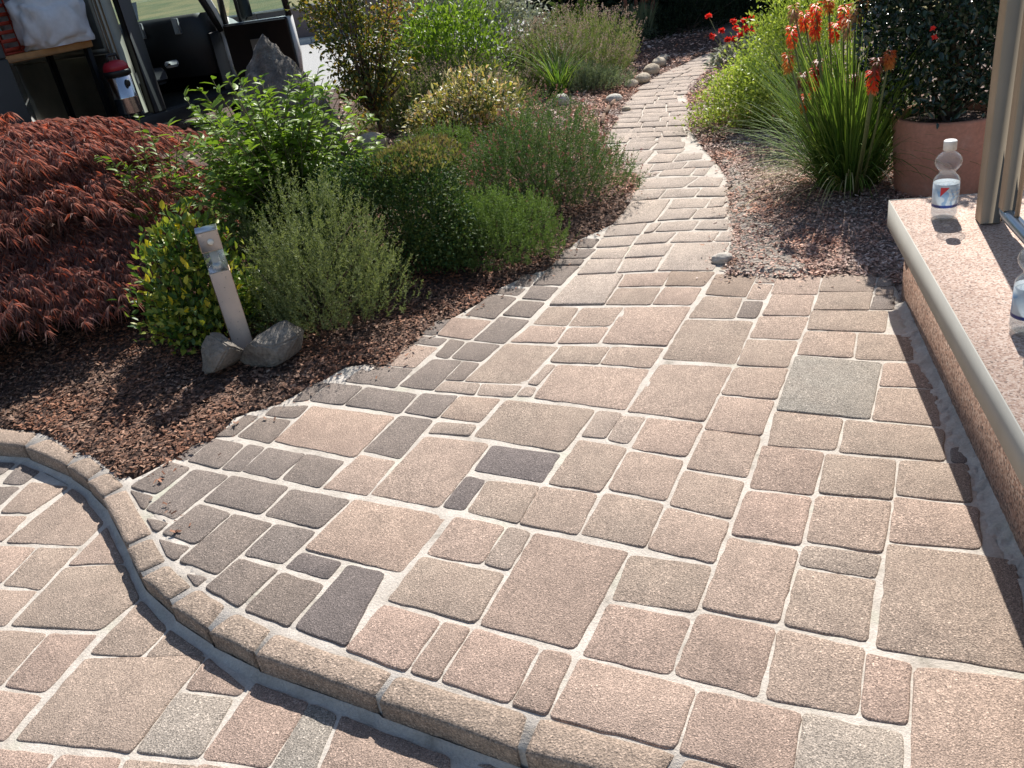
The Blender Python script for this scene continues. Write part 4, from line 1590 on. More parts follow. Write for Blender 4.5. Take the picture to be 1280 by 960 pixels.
def shoot_shrub(name, base, tips, mat, label, L=0.05, W=0.026, per=26, cat='shrub', seed=2, gap=0.55, twist=2.4, bark=TWIG, rad=0.006):
    """open shrub: separate leafy shoots each ending at a given tip (relative to base)"""
    t = plant(name, base, label, cat)
    g = np.random.default_rng(seed)
    f, m = Fol(), MB()
    for tip in tips:
        e = Vector(tip)
        s = Vector((g.normal() * 0.05, g.normal() * 0.05, 0))
        mid = Vector((s.x * 0.5 + e.x * 0.42, s.y * .5 + e.y * 0.42, e.z * 0.62)) + Vector(g.normal(size=3) * 0.03)
        q = [s.lerp(mid, u) * (1 - u) + mid.lerp(e, u) * u for u in np.linspace(0, 1, 9)]
        m.tube(q, list(np.linspace(rad, 0.0016, 9)), 5)
        u = 1 - gap * g.random(per) ** 0.9
        idx = np.clip((u * 8).astype(int), 0, 7)
        fr = u * 8 - idx
        Q = np.array([np.array(q[i].lerp(q[i + 1], float(x))) for i, x in zip(idx, fr)])
        dirs = np.array([np.array((q[i + 1] - q[i]).normalized()) for i in idx])
        a = g.uniform(0, 6.28, per)
        rd = nz(np.stack([np.cos(a), np.sin(a), 0.15 * g.normal(size=per)], 1))
        D = nz(dirs * 0.65 + rd)
        f.oval(Q, D, np.array([[0, 0, 1.0]]) + g.normal(size=Q.shape) * 0.35, L * g.uniform(0.6, 1.3, per), W * g.uniform(0.7, 1.2, per), 0.16, 0.25)
    f.build('foliage', mat, t)
    m.build('branches', bark, t)
    return t


b = Vector((-1.12, 4.85, 0))
rr = random.Random(8)
tips = []
for i in range(330):
    px, py = rr.uniform(205, 485), rr.uniform(85, 335)
    if (px - 345) ** 2 / 138 ** 2 + (py - 212) ** 2 / 125 ** 2 > 1.05:
        continue
    p = ray_y(px, py, b.y + rr.uniform(-0.35, 0.35) - (0.5 if px < 300 else 0))
    if p.z < 0.12:
        continue
    tips.append((p.x - b.x, p.y - b.y, p.z - 0.05))
shoot_shrub('leafy_shrub', b, tips, L_LIME, 'open bright green leafy shrub in front of the standing stone', 0.062, 0.030, 36, seed=5, gap=0.75)
b = gpt(205, 350)
b = Vector((-1.75, 4.75, 0))
tips = []
for px, py in ((178, 158), (190, 175), (172, 200), (150, 205), (125, 205), (205, 215), (160, 230), (185, 240), (215, 195), (228, 178), (200, 232), (235, 215), (150, 255), (165, 275), (180, 215), (142, 208), (225, 240)):
    p = ray_y(px, py, b.y - 0.25 + rr.uniform(-0.15, 0.15))
    tips.append((p.x - b.x, p.y - b.y, p.z - 0.05))
shoot_shrub('young_shrub', b, tips, L_LIME, 'thin pale green shoots rising through the edge of the red maple', 0.044, 0.020, 15, seed=9, gap=0.32)

b = gpt(405, 392)
needly('rosemary_bush', b, 0.37, 0.30, ht(b, 272), 1500, 0.16, 34, 0.020, 0.0036, L_OLIVE, 'olive green feathery rosemary-like bush right of the garden light', 'bush', 21, 1.1, 0.3, 0.35, ang=0.8)
b = gpt(335, 372)
needly('cotton_lavender', b, 0.18, 0.17, ht(b, 295), 500, 0.13, 30, 0.017, 0.0034, L_OLIVE, 'small grey green tuft just behind the garden light', 'plant', 22, 1.1, 0.3, 0.3, ang=0.8)
b = gpt(505, 345) + Vector((0, 0.25, 0))
t = leafy('clipped_mound', b, 0.48, 0.40, ht(b, 203), 24000, 0.024, 0.012, L_DARK, 'dark small leaved mound with bronze tops in the middle of the bed', 'shrub', 31, 0.5, 0.3, 0.12, 'diamond', 14, box=True, clump=0)
P, O, g = dome(9000, 0.47, 0.40, ht(b, 205), 0.95, 31, 0.12, box=True)
s = P[:, 2] > ht(b, 205) * 0.80
f = Fol()
f.diamond(P[s], O[s] * .4 + g.normal(size=P.shape)[s] * .5 + np.array([0, 0, .7]), g.normal(size=P.shape)[s] + np.array([0, 0, 1]), 0.025, 0.012)
f.build('bronze_tops', L_TOPS, t)
b = gpt(612, 332) + Vector((-0.03, 0.18, 0))
needly('heather', b, 0.42, 0.30, ht(b, 258), 2000, 0.09, 28, 0.018, 0.0036, L_HEATH, 'low bright green heather mound nearest the path', 'heather', 41, 1.2, 0.2, 0.4, group='heathers in the bed')
b = gpt(678, 262) + Vector((0, 0.25, 0))
needly('heather', b, 0.52, 0.45, ht(b, 146), 2700, 0.11, 28, 0.019, 0.0036, L_HEATHD, 'big dark green heather mound with faded pink flowers beside the path', 'heather', 42, 1.1, 0.2, 0.4, (L_PINK, 0.20, 0.013, 0.008, 8), group='heathers in the bed')
b = gpt(560, 235) + Vector((-0.1, 0.25, 0))
needly('heather', b, 0.62, 0.28, 0.42, 1600, 0.09, 26, 0.019, 0.0038, L_HEATH, 'yellow green heather strip behind the clipped mound', 'heather', 43, 1.2, 0.2, 0.4, group='heathers in the bed')
b = at(592, 190) + Vector((0, 0.15, 0))
leafy('variegated_shrub', b, 0.52, 0.35, ht(b, 108), 6500, 0.05, 0.020, L_MIX, 'cream and orange variegated shrub with drooping leaves mid bed', 'shrub', 51, 0.45, 0.35, 0.28, 'oval', 12)
b = at(560, 168) + Vector((0.0, 0.35, 0))
needly('lavender', b, 0.80, 0.55, ht(b, 90), 3400, 0.22, 24, 0.028, 0.0040, L_LAV, 'wide lavender mound with spent flowers left of mid bed', 'lavender', 61, 1.0, 0.16, 0.45, (L_LAVF, 0.7, 0.016, 0.007, 8), group='lavender mounds', ang=0.6)
b = at(710, 118) + Vector((0.0, 0.35, 0))
needly('lavender', b, 0.78, 0.55, ht(b, 38), 2800, 0.24, 24, 0.030, 0.0044, L_LAV, 'tall lavender mound with brown spent flowers behind the grass clump', 'lavender', 62, 1.0, 0.16, 0.45, (L_LAVF, 0.7, 0.02, 0.008, 8), group='lavender mounds', ang=0.6)
b = at(735, 122) + Vector((0, 0.12, 0))
needly('blue_fescue', b, 0.40, 0.30, 0.30, 1000, 0.12, 24, 0.028, 0.0044, L_BLUEG, 'low blue green mound at the foot of the tall lavender', 'plant', 63, 0.8, 0.2, 0.4)
b = at(790, 62) + Vector((0, 0.15, 0))
needly('rounded_bush', b, 0.42, 0.34, 0.44, 900, 0.16, 22, 0.034, 0.006, L_BLUEG, 'small rounded grey green bush beyond the cobbles', 'bush', 64, 0.9, 0.2, 0.4)
# long green grass clump
b = at(700, 130)
t = plant('grass_clump', b, 'fountain of long green grass blades in front of the tall lavender', 'grass')
g = np.random.default_rng(71)
n = 90
a = g.uniform(0, 6.28, n)
D = np.stack([np.cos(a) * .45, np.sin(a) * .45, np.ones(n)], 1) + g.normal(size=(n, 3)) * 0.12
f = Fol()
f.blade(np.stack([g.normal(0, .03, n), g.normal(0, .03, n), np.zeros(n)], 1), D, g.uniform(.45, .85, n), 0.016, g.uniform(.25, .8, n), 7)
f.build('blades', L_GRASS, t)
# small dark tree
b = at(482, 188)
H = 2.4
t = tag(empty('crape_myrtle', (b.x, b.y, 0.08)), 'slender young tree with dark reddish tipped leaves before the road', 'tree')
P, O, g = dome(2900, 0.52, 0.42, 1.15, 0.15, 81, 0.4, 3.0)
P2 = P.copy(); P2[:, 2] = -P2[:, 2] * 0.75
P = np.concatenate([P, P2]) + np.array([0, 0, 1.05]); O = np.concatenate([O, O])
P[:, 0] -= 0.25 * (P[:, 2] - 0.6) * 0.5
P[:, :2] *= (0.55 + 0.45 * np.clip(P[:, 2:] - 0.2, 0, 1))
# leaves gather in sprays
f = Fol()
cid = g.integers(0, 260, len(P))
cc = P[g.integers(0, len(P), 260)]
Q = cc[cid] + g.normal(size=P.shape) * np.array([0.055, 0.055, 0.045])
f.oval(Q, nz(Q - np.array([0, 0, 0.8])) + g.normal(size=P.shape) * .7, np.array([[0, 0, 1.0]]) + g.normal(size=P.shape) * .6, 0.05 * g.uniform(.7, 1.2, len(Q)), 0.026)
f.build('crown', L_TREE, t)
m = MB()
rr = random.Random(6)
m.tube([(0, 0, -0.1), (-0.01, 0, 0.35), (-0.05, 0.01, 0.8)], [0.022, 0.018, 0.012], 7)
m.build('trunk', BARK, t)
stems('branches', BARK, t, cc, 60, 0.010, 0.002, 3, (-0.02, 0, 0.3), 0.2)
# shrubs in the back of the bed
b = ray_y(556, 85, 9.0)
b.z = 0
leafy('bright_shrub', b, 0.60, 0.44, ht(b, 38), 8000, 0.055, 0.024, L_LIME, 'vivid lime green shrub right of the slender tree', 'shrub', 91, 0.5, 0.6, 0.25, 'oval', 14)
b = ray_y(592, 40, 10.3)
b.z = 0
leafy('silver_shrub', b, 0.90, 0.6, ht(b, -18), 11000, 0.06, 0.030, L_SILVER, 'grey silver leaved shrub behind the lime green shrub', 'shrub', 92, 0.55, 0.3, 0.25, 'oval', 16)
b = ray_y(515, 40, 10.6)
b.z = 0
leafy('rusty_shrub', b, 0.62, 0.5, ht(b, 2), 5500, 0.055, 0.024, L_RUST, 'rust tinged shrub in front of the field wall', 'shrub', 93, 0.5, 0.4, 0.25, 'oval', 14)
b = ray_y(722, 40, 11.2)
b.z = 0
rr = random.Random(12)
tips = []
for i in range(26):
    p = ray_y(rr.uniform(680, 760), rr.uniform(-20, 45), b.y + rr.uniform(-.3, .3))
    tips.append((p.x - b.x, p.y - b.y, p.z))
shoot_shrub('yellow_tree', b, tips, L_YGREEN, 'thin small tree with yellowish leaves against the dark hedge', 0.09, 0.045, 16, 'tree', 14, 0.5)
# far poker plant and dark catmint
RED_SEED = plain('rusty_seed_head', (0.22, 0.08, 0.05), 0.8, 0, 0.2, 60)


def grass_tuft(t, n, L, W, spread, arch, seed, mat, r=0.06, k=6):
    g = np.random.default_rng(seed)
    a = g.uniform(0, 6.28, n)
    s = spread * np.sqrt(g.random(n))
    D = np.stack([np.cos(a) * s, np.sin(a) * s, np.ones(n)], 1)
    q = g.uniform(0, r, n)
    f = Fol()
    f.blade(np.stack([np.cos(a) * q, np.sin(a) * q, np.zeros(n)], 1), D, L * g.uniform(.55, 1.15, n), W * g.uniform(.7, 1.2, n), arch * g.uniform(.4, 1.4, n), k)
    return f.build('leaves', mat, t)


b = at(802, 60)
t = plant('poker_plant', b, 'far clump of upright green straps with rusty seed heads before the hedge', 'plant')
H = ht(b, 12)
grass_tuft(t, 420, H * 1.05, 0.022, 0.32, 0.35, 101, L_BLUEG, 0.16)
for i in range(10):
    m = MB()
    x, y = random.uniform(-.22, .22), random.uniform(-.12, .12)
    hh = H * random.uniform(1.0, 1.25)
    m.tube([(x * .5, y * .5, 0), (x, y, hh - .12)], 0.006, 5)
    m.lathe([(0.006, -0.10), (0.026, -0.05), (0.022, 0.04), (0.004, 0.11)], 8, Matrix.Translation((x, y, hh)))
    m.build('seed_head', RED_SEED, t)
b = at(868, 52) + Vector((0, 0.3, 0))
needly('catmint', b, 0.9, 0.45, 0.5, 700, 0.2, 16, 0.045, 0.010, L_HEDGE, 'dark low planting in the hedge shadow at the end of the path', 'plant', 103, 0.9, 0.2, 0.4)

# dark evergreen hedge closing the garden
b = Vector((3.0, 13.4, 0))
t = tag(empty('evergreen_hedge', (b.x, b.y, -0.05)), 'tall dark evergreen hedge closing the back of the garden', 'hedge')
g = np.random.default_rng(111)
n = 26000
P = np.stack([g.uniform(-1.9, 6.0, n), g.normal(0, 1, n) * 0.28, g.uniform(0, 3.0, n)], 1)
P[:, 1] += -0.35 + 0.2 * np.sin(P[:, 0] * 2.3) + 0.12 * np.sin(P[:, 2] * 4 + P[:, 0] * 5)
f = Fol()
f.diamond(P, g.normal(size=(n, 3)) + np.array([0, -0.4, 0.5]), g.normal(size=(n, 3)), 0.13 * g.uniform(.6, 1.3, n), 0.07)
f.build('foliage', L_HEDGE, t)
MB().bevbox((-1.8, -0.15, 0), (5.9, 0.35, 2.75), 0.15).build('light_block_core', BARK, t)  # solid brown block added to keep light from passing through the hedge

# ---------------------------------------------------------------- right bed
# main red hot poker clump
KB = at(1060, 233)
t = plant('poker_plant', KB, 'big clump of green straps with red and orange torch flowers beside the pot', 'plant')
ob = grass_tuft(t, 820, 0.94, 0.0115, 0.52, 0.34, 121, L_GRASS, 0.16, 7)
grass_tuft(t, 520, 0.72, 0.011, 1.0, 0.75, 122, L_GRASS, 0.17, 7)
g2 = np.random.default_rng(5)
f = Fol()
n = 46
a = g2.uniform(2.0, 4.6, n)
f.blade(np.stack([np.cos(a) * .1, np.sin(a) * .1, np.full(n, .03)], 1), np.stack([np.cos(a), np.sin(a), g2.uniform(.3, 1.1, n)], 1), g2.uniform(.35, .75, n), 0.010, g2.uniform(.5, 1.0, n), 7)
f.build('drooping_leaves', L_DRYB, t)


def poker_mat(name, top, mid, low):
    m = NT(name)
    tc = m.n('TexCoord').outputs['Object']
    z = m.n('SeparateXYZ', i_0=tc).outputs[2]
    c = m.ramp(m.n('MapRange', i_Value=z, i_1=-0.07, i_2=0.05).outputs[0], [(0.0, low), (0.45, mid), (1.0, top)])
    m.set(Base_Color=c, Roughness=0.45)
    tr = m.n('BsdfTranslucent')
    m.link(c, tr.inputs[0])
    mx = m.n('MixShader', i_0=0.3)
    m.link(m.b.outputs[0], mx.inputs[1]); m.link(tr.outputs[0], mx.inputs[2])
    m.link(mx.outputs[0], m.out.inputs['Surface'])
    return m.m


POK = {'r': poker_mat('torch_flower_red', (0.90, 0.06, 0.02), (0.92, 0.09, 0.025), (0.80, 0.26, 0.06)),
       'o': poker_mat('torch_flower_orange', (0.66, 0.10, 0.03), (0.72, 0.25, 0.05), (0.62, 0.36, 0.08)),
       'p': poker_mat('torch_flower_faded', (0.52, 0.22, 0.10), (0.55, 0.33, 0.17), (0.45, 0.34, 0.16)),
       'd': poker_mat('torch_flower_spent', (0.32, 0.07, 0.04), (0.34, 0.12, 0.07), (0.30, 0.18, 0.10))}
STEM = plain('flower_stem', (0.15, 0.17, 0.06), 0.6, 0, 0.2, 40)


def spike_data(seed, L=0.13, rad=0.036, n=130, flare=0.6):
    g = np.random.default_rng(seed)
    f = Fol()
    t = g.random(n)
    a = np.arange(n) * 2.39996
    r = rad * 0.28
    B = np.stack([np.cos(a) * r, np.sin(a) * r, (t - 0.45) * L], 1)
    rd = np.stack([np.cos(a), np.sin(a), np.zeros(n)], 1)
    dn = 0.9 - 1.6 * np.clip(t - 0.55, 0, 1)
    D = rd * (0.55 + flare * t[:, None]) + np.array([0, 0, -1]) * dn[:, None]
    f.diamond(B, D, rd + np.array([0, 0, 0.3]), (0.036 - 0.016 * np.abs(t - .5)) * np.ones(n), 0.009, 0.35)
    return np.concatenate(f.V), [np.concatenate(f.T).astype(np.int32)]


for i, (px, py, kd, sc) in enumerate(((990, 48, 'r', 1.15), (985, 80, 'o', 1.0), (1005, 28, 'r', 1.0), (1020, 19, 'r', 1.1), (1019, 40, 'r', 1.1), (1043, 42, 'r', 0.95), (1055, 22, 'r', 1.1), (1060, 37, 'p', 1.2),
                                      (1069, 20, 'p', 1.1), (1018, 101, 'r', 1.15), (1003, 103, 'd', 0.9), (1022, 86, 'd', 0.8), (1091, 104, 'r', 1.1), (1096, 86, 'd', 0.8), (1112, 76, 'o', 0.7), (1006, 131, 'r', 0.95), (1067, 103, 'd', 0.65), (992, 19, 'p', 0.95), (1078, 8, 'p', 0.8), (1036, 8, 'o', 0.8))):
    rr = random.Random(i)
    p = ray_y(px, py, KB.y + (rr.uniform(-0.22, 0.12) if px < 1085 else -0.72)) - Vector((KB.x, KB.y, 0))
    V, F = spike_data(i, 0.075 * sc + 0.02, 0.034 * sc, 100, 0.5 + 0.5 * rr.random())
    s = MB()
    x0, y0 = p.x * 0.25 + rr.gauss(0, .03), p.y * 0.3 + rr.gauss(0, .03)
    s.tube([(x0, y0, 0), (x0 + (p.x - x0) * .6, y0 + (p.y - y0) * .6, p.z * .55), (p.x, p.y, p.z + 0.02)], [0.007, 0.006, 0.005], 6)
    st = s.build('flower_stem', STEM, t)
    fl = obj('flower_spike', V, F, POK[kd], st, loc=(p.x, p.y, p.z))

# yellow-green shrub behind it
b = at(1015, 170) + Vector((0.05, 0.45, 0))
P_top = ht(b, -15)
t = leafy('leafy_bush', b, 0.44, 0.45, P_top, 13000, 0.034, 0.018, L_YGREEN, 'yellow green small leaved bush between the path and the torch flowers', 'bush', 131, 0.45, 0.6, 0.3, 'diamond', 26, bark=TWIG, freq=3.4, clump=22)
b2 = at(935, 130)
leafy('ground_cover', at(952, 165) + Vector((0.1, 0.3, 0)), 0.46, 0.50, 0.52, 9000, 0.030, 0.017, L_YGREEN, 'low green foliage at the foot of the yellow green bush', 'plant', 132, 0.3, 0.4, 0.3, 'diamond', 8, bark=TWIG)
# red flowered plant at the end of the path
b = at(918, 84) + Vector((0.1, 0.2, 0))
t = plant('avens_plant', b, 'greyish plant with small bright red flowers at the far end of the path', 'flower')
P, O, g = dome(500, 0.34, 0.26, 0.24, 0.4, 141, 0.3)
f = Fol()
f.oval(P, O + g.normal(size=P.shape) * .5, np.array([[0, 0, 1.0]]) + g.normal(size=P.shape) * .5, 0.07, 0.035)
f.build('foliage', L_SILVER, t)
for i, (px, py) in enumerate(((886, 23), (917, 29), (920, 38), (910, 52), (931, 37), (940, 24), (943, 35), (891, 47), (902, 41), (918, 51), (934, 40), (930, 28), (941, 44), (925, 46))):
    rr = random.Random(i)
    p = ray_y(px, py, b.y + rr.uniform(-.15, .15)) - b
    st = MB().tube([(p.x * .3, p.y * .3, 0), (p.x * .7, p.y * .7, p.z * .6), tuple(p)], [0.005, 0.004, 0.003], 5).build('flower_stem', STEM, t)
    f = Fol()
    g = np.random.default_rng(i)
    n = 26
    d = nz(g.normal(size=(n, 3)) * np.array([1, 1, .6]) + np.array([0, 0, .25]))
    f.diamond(np.zeros((n, 3)), d, g.normal(size=(n, 3)) + np.array([0, 0, 1]), 0.045, 0.04)
    f.build('flower', F_RED, st, loc=tuple(p), kind=None)

# shrub in the pot
t = tag(empty('potted_shrub', (POT.x, POT.y, PH - 0.05)), 'dense dark glossy leaved shrub growing in the terracotta pot', 'shrub')
g = np.random.default_rng(151)
n = 15000
d = nz(g.normal(size=(n, 3)))
r = (0.3 ** 3 + (1 - 0.3 ** 3) * g.random(n)) ** (1 / 3)
K = g.normal(size=(8, 3)) * 3
l = 1 + 0.30 * np.sin(d @ K.T + g.uniform(0, 6, 8)).mean(1)
P = d * (r * l)[:, None] * np.array([0.52, 0.46, 0.66]) + np.array([0.0, 0, 0.66])
P = P[P[:, 2] > 0.05 + 0.1 * np.random.default_rng(3).random(len(P))]
n = len(P)
O = nz(P - np.array([0, 0, 0.6]))
f = Fol()
Ls = 0.040 * g.uniform(.6, 1.2, n)
f.oval(P, O * .5 + g.normal(size=(n, 3)) * .7 + np.array([0, 0, .15]), O * .6 + np.array([0, 0, .7]) + g.normal(size=(n, 3)) * .5, Ls, Ls * 0.55, 0.22, 0.2)
f.build('foliage', L_GLOSS, t)
stems('branches', BARK, t, P, 30, 0.012, 0.003, 5)
for i, (px, py) in enumerate(((1166, 36), (1168, 47))):
    p = ray_y(px, py, POT.y - 0.46) - Vector((POT.x, POT.y, PH - 0.05))
    f = Fol()
    n = 14
    f.diamond(np.zeros((n, 3)), np.random.default_rng(i).normal(size=(n, 3)), np.random.default_rng(i + 9).normal(size=(n, 3)), 0.017, 0.012)
    f.build('blossom', F_RED, t, loc=tuple(p), kind=None)


# ---------------------------------------------------------------- bark mulch
def chips(name, n, sampler, mat, label, L=(0.012, 0.035), seed=1):
    g = np.random.default_rng(seed)
    xy = sampler(g, n)
    z, d = bed_z(xy[:, 0], xy[:, 1])
    ok = (d > np.where(sdist(xy, LOWER) < 0.06, 0.004, -0.012 - 0.16 * g.random(len(xy)) ** 2 * (g.random(len(xy)) < 0.10)))
    xy, z, d = xy[ok], np.maximum(z[ok], 0.001), d[ok]
    n = len(xy)
    P = np.column_stack([xy, z + 0.002 + 0.012 * g.random(n)])
    a = g.uniform(0, 6.28, n)
    D = np.stack([np.cos(a), np.sin(a), g.normal(0, .3, n)], 1)
    N = np.stack([g.normal(0, .4, n), g.normal(0, .4, n), np.ones(n)], 1)
    f = Fol()
    ln = g.uniform(*L, n)
    D, S, N = f.frame(D, N)
    w = ln * g.uniform(.25, .6, n)
    e = ln[:, None]
    w = w[:, None]
    sk = g.uniform(-.3, .3, (n, 1))
    V = np.stack([P + S * w * .5, P - S * w * .5, P + D * e - S * w * (.35 + sk), P + D * e * 1.05 + S * w * (.4 - sk)], 1) + N[:, None] * (g.normal(0, .08, (n, 4)) * ln[:, None])[..., None]
    f._put(V, Q=[(0, 1, 2, 3)])
    o = f.build(name, mat, None)
    o['label'] = label
    o['category'] = 'mulch'
    return o


def near_left(g, n):
    px, py = g.uniform(-30, 800, n * 2), g.uniform(170, 600, n * 2)
    # even cover of the ground: draw in plan, denser towards the camera
    y = 2.3 + 5.2 * g.random(n) ** 1.5
    x = g.uniform(-3.2, 1.2, n)
    return np.stack([x, y], 1)


def near_right(g, n):
    y = 3.3 + 7.5 * g.random(n) ** 1.4
    x = g.uniform(0.9, 3.6, n)
    return np.stack([x, y], 1)


def far_left(g, n):
    y = 6.0 + 6.5 * g.random(n)
    x = g.uniform(-1.5, 3.4, n)
    return np.stack([x, y], 1)


# pale sand and mortar dust trodden out beside the path
SPILLM = mulch_mat('dusty_sand', ((0.30, 0.25, 0.205), (0.37, 0.315, 0.265), (0.44, 0.385, 0.33)))
SPILL = [at(x, y) for x, y in ((905, 200), (925, 212), (938, 232), (948, 255), (958, 280), (975, 302), (992, 322), (1010, 338), (960, 346), (912, 343), (915, 320), (918, 290), (912, 262), (908, 235))]
SPILL = [(p.x, p.y) for p in SPILL]
A_ = np.array(SPILL)
gx_, gy_ = np.arange(A_[:, 0].min() - .1, A_[:, 0].max() + .1, .012), np.arange(A_[:, 1].min() - .1, A_[:, 1].max() + .1, .012)
X_, Y_ = np.meshgrid(gx_, gy_)
xy_ = np.stack([X_.ravel(), Y_.ravel()], 1)
ds_ = sdist(xy_, SPILL) + 0.05 * waves(xy_[:, 0] * 5, xy_[:, 1] * 5)
zb_, db_ = bed_z(xy_[:, 0], xy_[:, 1])
zs_ = np.maximum(zb_, -0.004) + 0.010 - np.maximum(ds_ + 0.02, 0) * 0.35 + 0.005 * waves(xy_[:, 0] * 14, xy_[:, 1] * 14)
n_ = len(gx_)
i_ = (np.arange(len(gy_) - 1)[:, None] * n_ + np.arange(n_ - 1)).ravel()
F_ = np.stack([i_, i_ + 1, i_ + n_ + 1, i_ + n_], 1)
F_ = F_[(ds_[F_].max(1) < 0.05) & (db_[F_].min(1) > -0.03)]
u_, v_ = np.unique(F_, return_inverse=True)
o_s = obj('sand_spill', np.stack([xy_[u_, 0], xy_[u_, 1], zs_[u_]], 1), v_.reshape(F_.shape).astype(np.int32), SPILLM, path, smooth=True)

chips('bark_mulch', 170000, near_left, CHIP, 'dark red brown bark chips covering the left bed', (0.005, 0.024), 1)
chips('bark_mulch', 100000, near_right, CHIP_PALE, 'bleached pinkish bark chips right of the path', (0.005, 0.024), 2)
chips('bark_mulch', 16000, far_left, CHIP_PALE, 'bark chips between the far plants and the path', (0.02, 0.045), 3)


# ================================================================ road side: wall and van
FWALL = NT('field_wall_stone')
_a = FWALL.noise(3, 5, 0.6)
FWALL.set(Base_Color=FWALL.ramp(_a, [(0.3, (0.12, 0.09, 0.085)), (0.7, (0.19, 0.145, 0.135))]), Roughness=0.9)
FWALL = FWALL.m
CONC = plain('pale_kerb_concrete', (0.46, 0.45, 0.42), 0.85, 0, 0.1, 6)
p0, p1 = at(330, 56), at(560, 27)
d = (p1 - p0).normalized()
L = (p1 - p0).length
fw_ = tag(empty('field_wall', (p0.x, p0.y, -0.06), math.atan2(d.y, d.x)), 'low brown stone wall between the road and the dry field', 'wall')
for i in range(-6, 8):
    MB().bevbox((i * 2.0 + .005, 0, -0.2), (i * 2.0 + 1.995, 0.3, 0.86), 0.01).build('wall_panel', FWALL, fw_)
    MB().bevbox((i * 2.0 + .004, -0.03, 0.862), (i * 2.0 + 1.996, 0.33, 0.91), 0.01).build('coping', CONC, fw_)
kb = tag(empty('road_kerb', (p0.x, p0.y, -0.06), math.atan2(d.y, d.x)), 'pale concrete kerb at the foot of the field wall', 'kerb')
for i in range(-12, 16):
    MB().bevbox((i * 1.0 + .004, -0.5, -0.1), (i * 1.0 + .996, -0.04, 0.12), 0.015).build('kerb_block', CONC, kb)

# field rising beyond the wall
n = 30
V, F = [], []
for j in range(n):
    for i in range(n):
        x, y = -60 + 130 * i / (n - 1), 27 + 160 * (j / (n - 1)) ** 1.6
        V.append((x, y, -0.1 + 0.55 * smooth((y - 27) / 3) + 0.035 * max(0, y - 30) + 0.3 * fbm((x * .06, y * .06, 0), 3)))
F = [(j * n + i, j * n + i + 1, (j + 1) * n + i + 1, (j + 1) * n + i) for j in range(n - 1) for i in range(n - 1)]
tag(obj('field', np.array(V), F, GRASSY, smooth=True), kind='structure')

# ---------------------------------------------------------------- van
VPAINT = NT('white_van_paint').set(Base_Color=(0.62, 0.62, 0.61), Roughness=0.3)
VBLACK = plain('black_trim_plastic', (0.012, 0.012, 0.014), 0.5, 0, 0.1, 20)
VDARK = plain('cab_plastic_shaded_door', (0.012, 0.0125, 0.014), 0.6, 0, 0.15, 10)
VTRIM = plain('beige_bulkhead_panel', (0.44, 0.42, 0.35), 0.7, 0, 0.1, 8)
VGREY = plain('door_pocket_grey', (0.34, 0.34, 0.34), 0.6, 0, 0.08, 10)
VGLASS = clear_mat('van_glass', (0.66, 0.78, 0.76), 0.02, 1.0, 0.05)
VSEAT = plain('grey_seat_cloth', (0.045, 0.045, 0.05), 0.9, 0, 0.2, 40)
TYRE = plain('tyre_rubber', (0.02, 0.02, 0.02), 0.85, 0, 0.2, 30)
HUB = plain('wheel_hub_grey', (0.35, 0.35, 0.36), 0.4, 0.6, 0.1, 20)
vb = ray_y(186, 62, 10.4)
VYAW = R(58)
van = tag(empty('van', (vb.x, vb.y, -0.055), VYAW), 'white delivery van with its sliding and front doors open beyond the maple', 'van')
# local: x forward, y away from the camera side, z up; near side skin at y=0
W_, Z0, ZR = 1.95, 0.42, 2.30


def vpart(name, boxes, mat, bev=0.012, parent=None):
    m = MB()
    for a, b in boxes:
        m.bevbox(a, b, min(bev, min(abs(b[i] - a[i]) for i in range(3)) * 0.3))
    return m.build(name, mat, parent or van)


vpart('floor', [((-3.0, 0.03, Z0), (1.25, W_, Z0 + 0.06))], VDARK)
vpart('sill', [((-1.75, 0.0, Z0 - 0.12), (1.18, 0.05, Z0 + 0.045))], VBLACK)
vpart('rear_side_panel', [((-3.05, 0.0, Z0 - 0.1), (-1.75, 0.05, ZR))], VPAINT)
vpart('far_side_panel', [((-3.05, W_ - 0.04, Z0 - 0.1), (0.1, W_, ZR)), ((0.1, W_ - 0.04, Z0 - 0.1), (1.9, W_, 1.28))], VPAINT)
vpart('roof', [((-3.05, 0.0, ZR), (0.75, W_, ZR + 0.05))], VPAINT)
vpart('cab_lining', [((-0.3, W_ - 0.06, Z0 + 0.062), (1.2, W_ - 0.042, 1.24))], VDARK)
vpart('rear_panel', [((-3.06, 0.05, Z0), (-3.01, W_ - 0.05, ZR))], VPAINT)
vpart('door_pillar', [((-0.20, 0.0, Z0 + 0.046), (-0.015, 0.09, ZR - 0.002))], VBLACK)
vpart('bulkhead', [((-0.40, 0.10, Z0 + 0.062), (-0.34, W_ - 0.05, ZR - 0.01)), ((-0.36, 0.085, Z0 + 0.062), (-0.205, 0.14, ZR - 0.01))], VTRIM)
vpart('bulkhead_rib', [((-0.425, 0.12, 1.16), (-0.401, W_ - 0.06, 1.22)), ((-0.425, 0.12, 0.55), (-0.401, 0.18, 2.2)), ((-0.425, 0.42, 0.55), (-0.401, 0.48, 2.2))], VTRIM)
# front body: bonnet, front
m = MB()
prof = [(1.25, 1.34), (1.45, 1.26), (1.85, 0.98), (2.02, 0.72), (2.02, 0.35), (1.25, 0.35)]
V = [(x, y, z) for y in (0.06, W_ - 0.02) for x, z in prof]
k = len(prof)
m.add(V, [tuple(range(k)), tuple(range(k, 2 * k))[::-1]] + [(i, i + k, (i + 1) % k + k, (i + 1) % k) for i in range(k)])
m.build('bonnet', VPAINT, van)
vpart('footwell', [((1.205, 0.10, Z0 + 0.062), (1.235, W_ - 0.08, 1.16)), ((1.0, 0.068, Z0 + 0.062), (1.20, 0.098, 1.16))], VDARK)
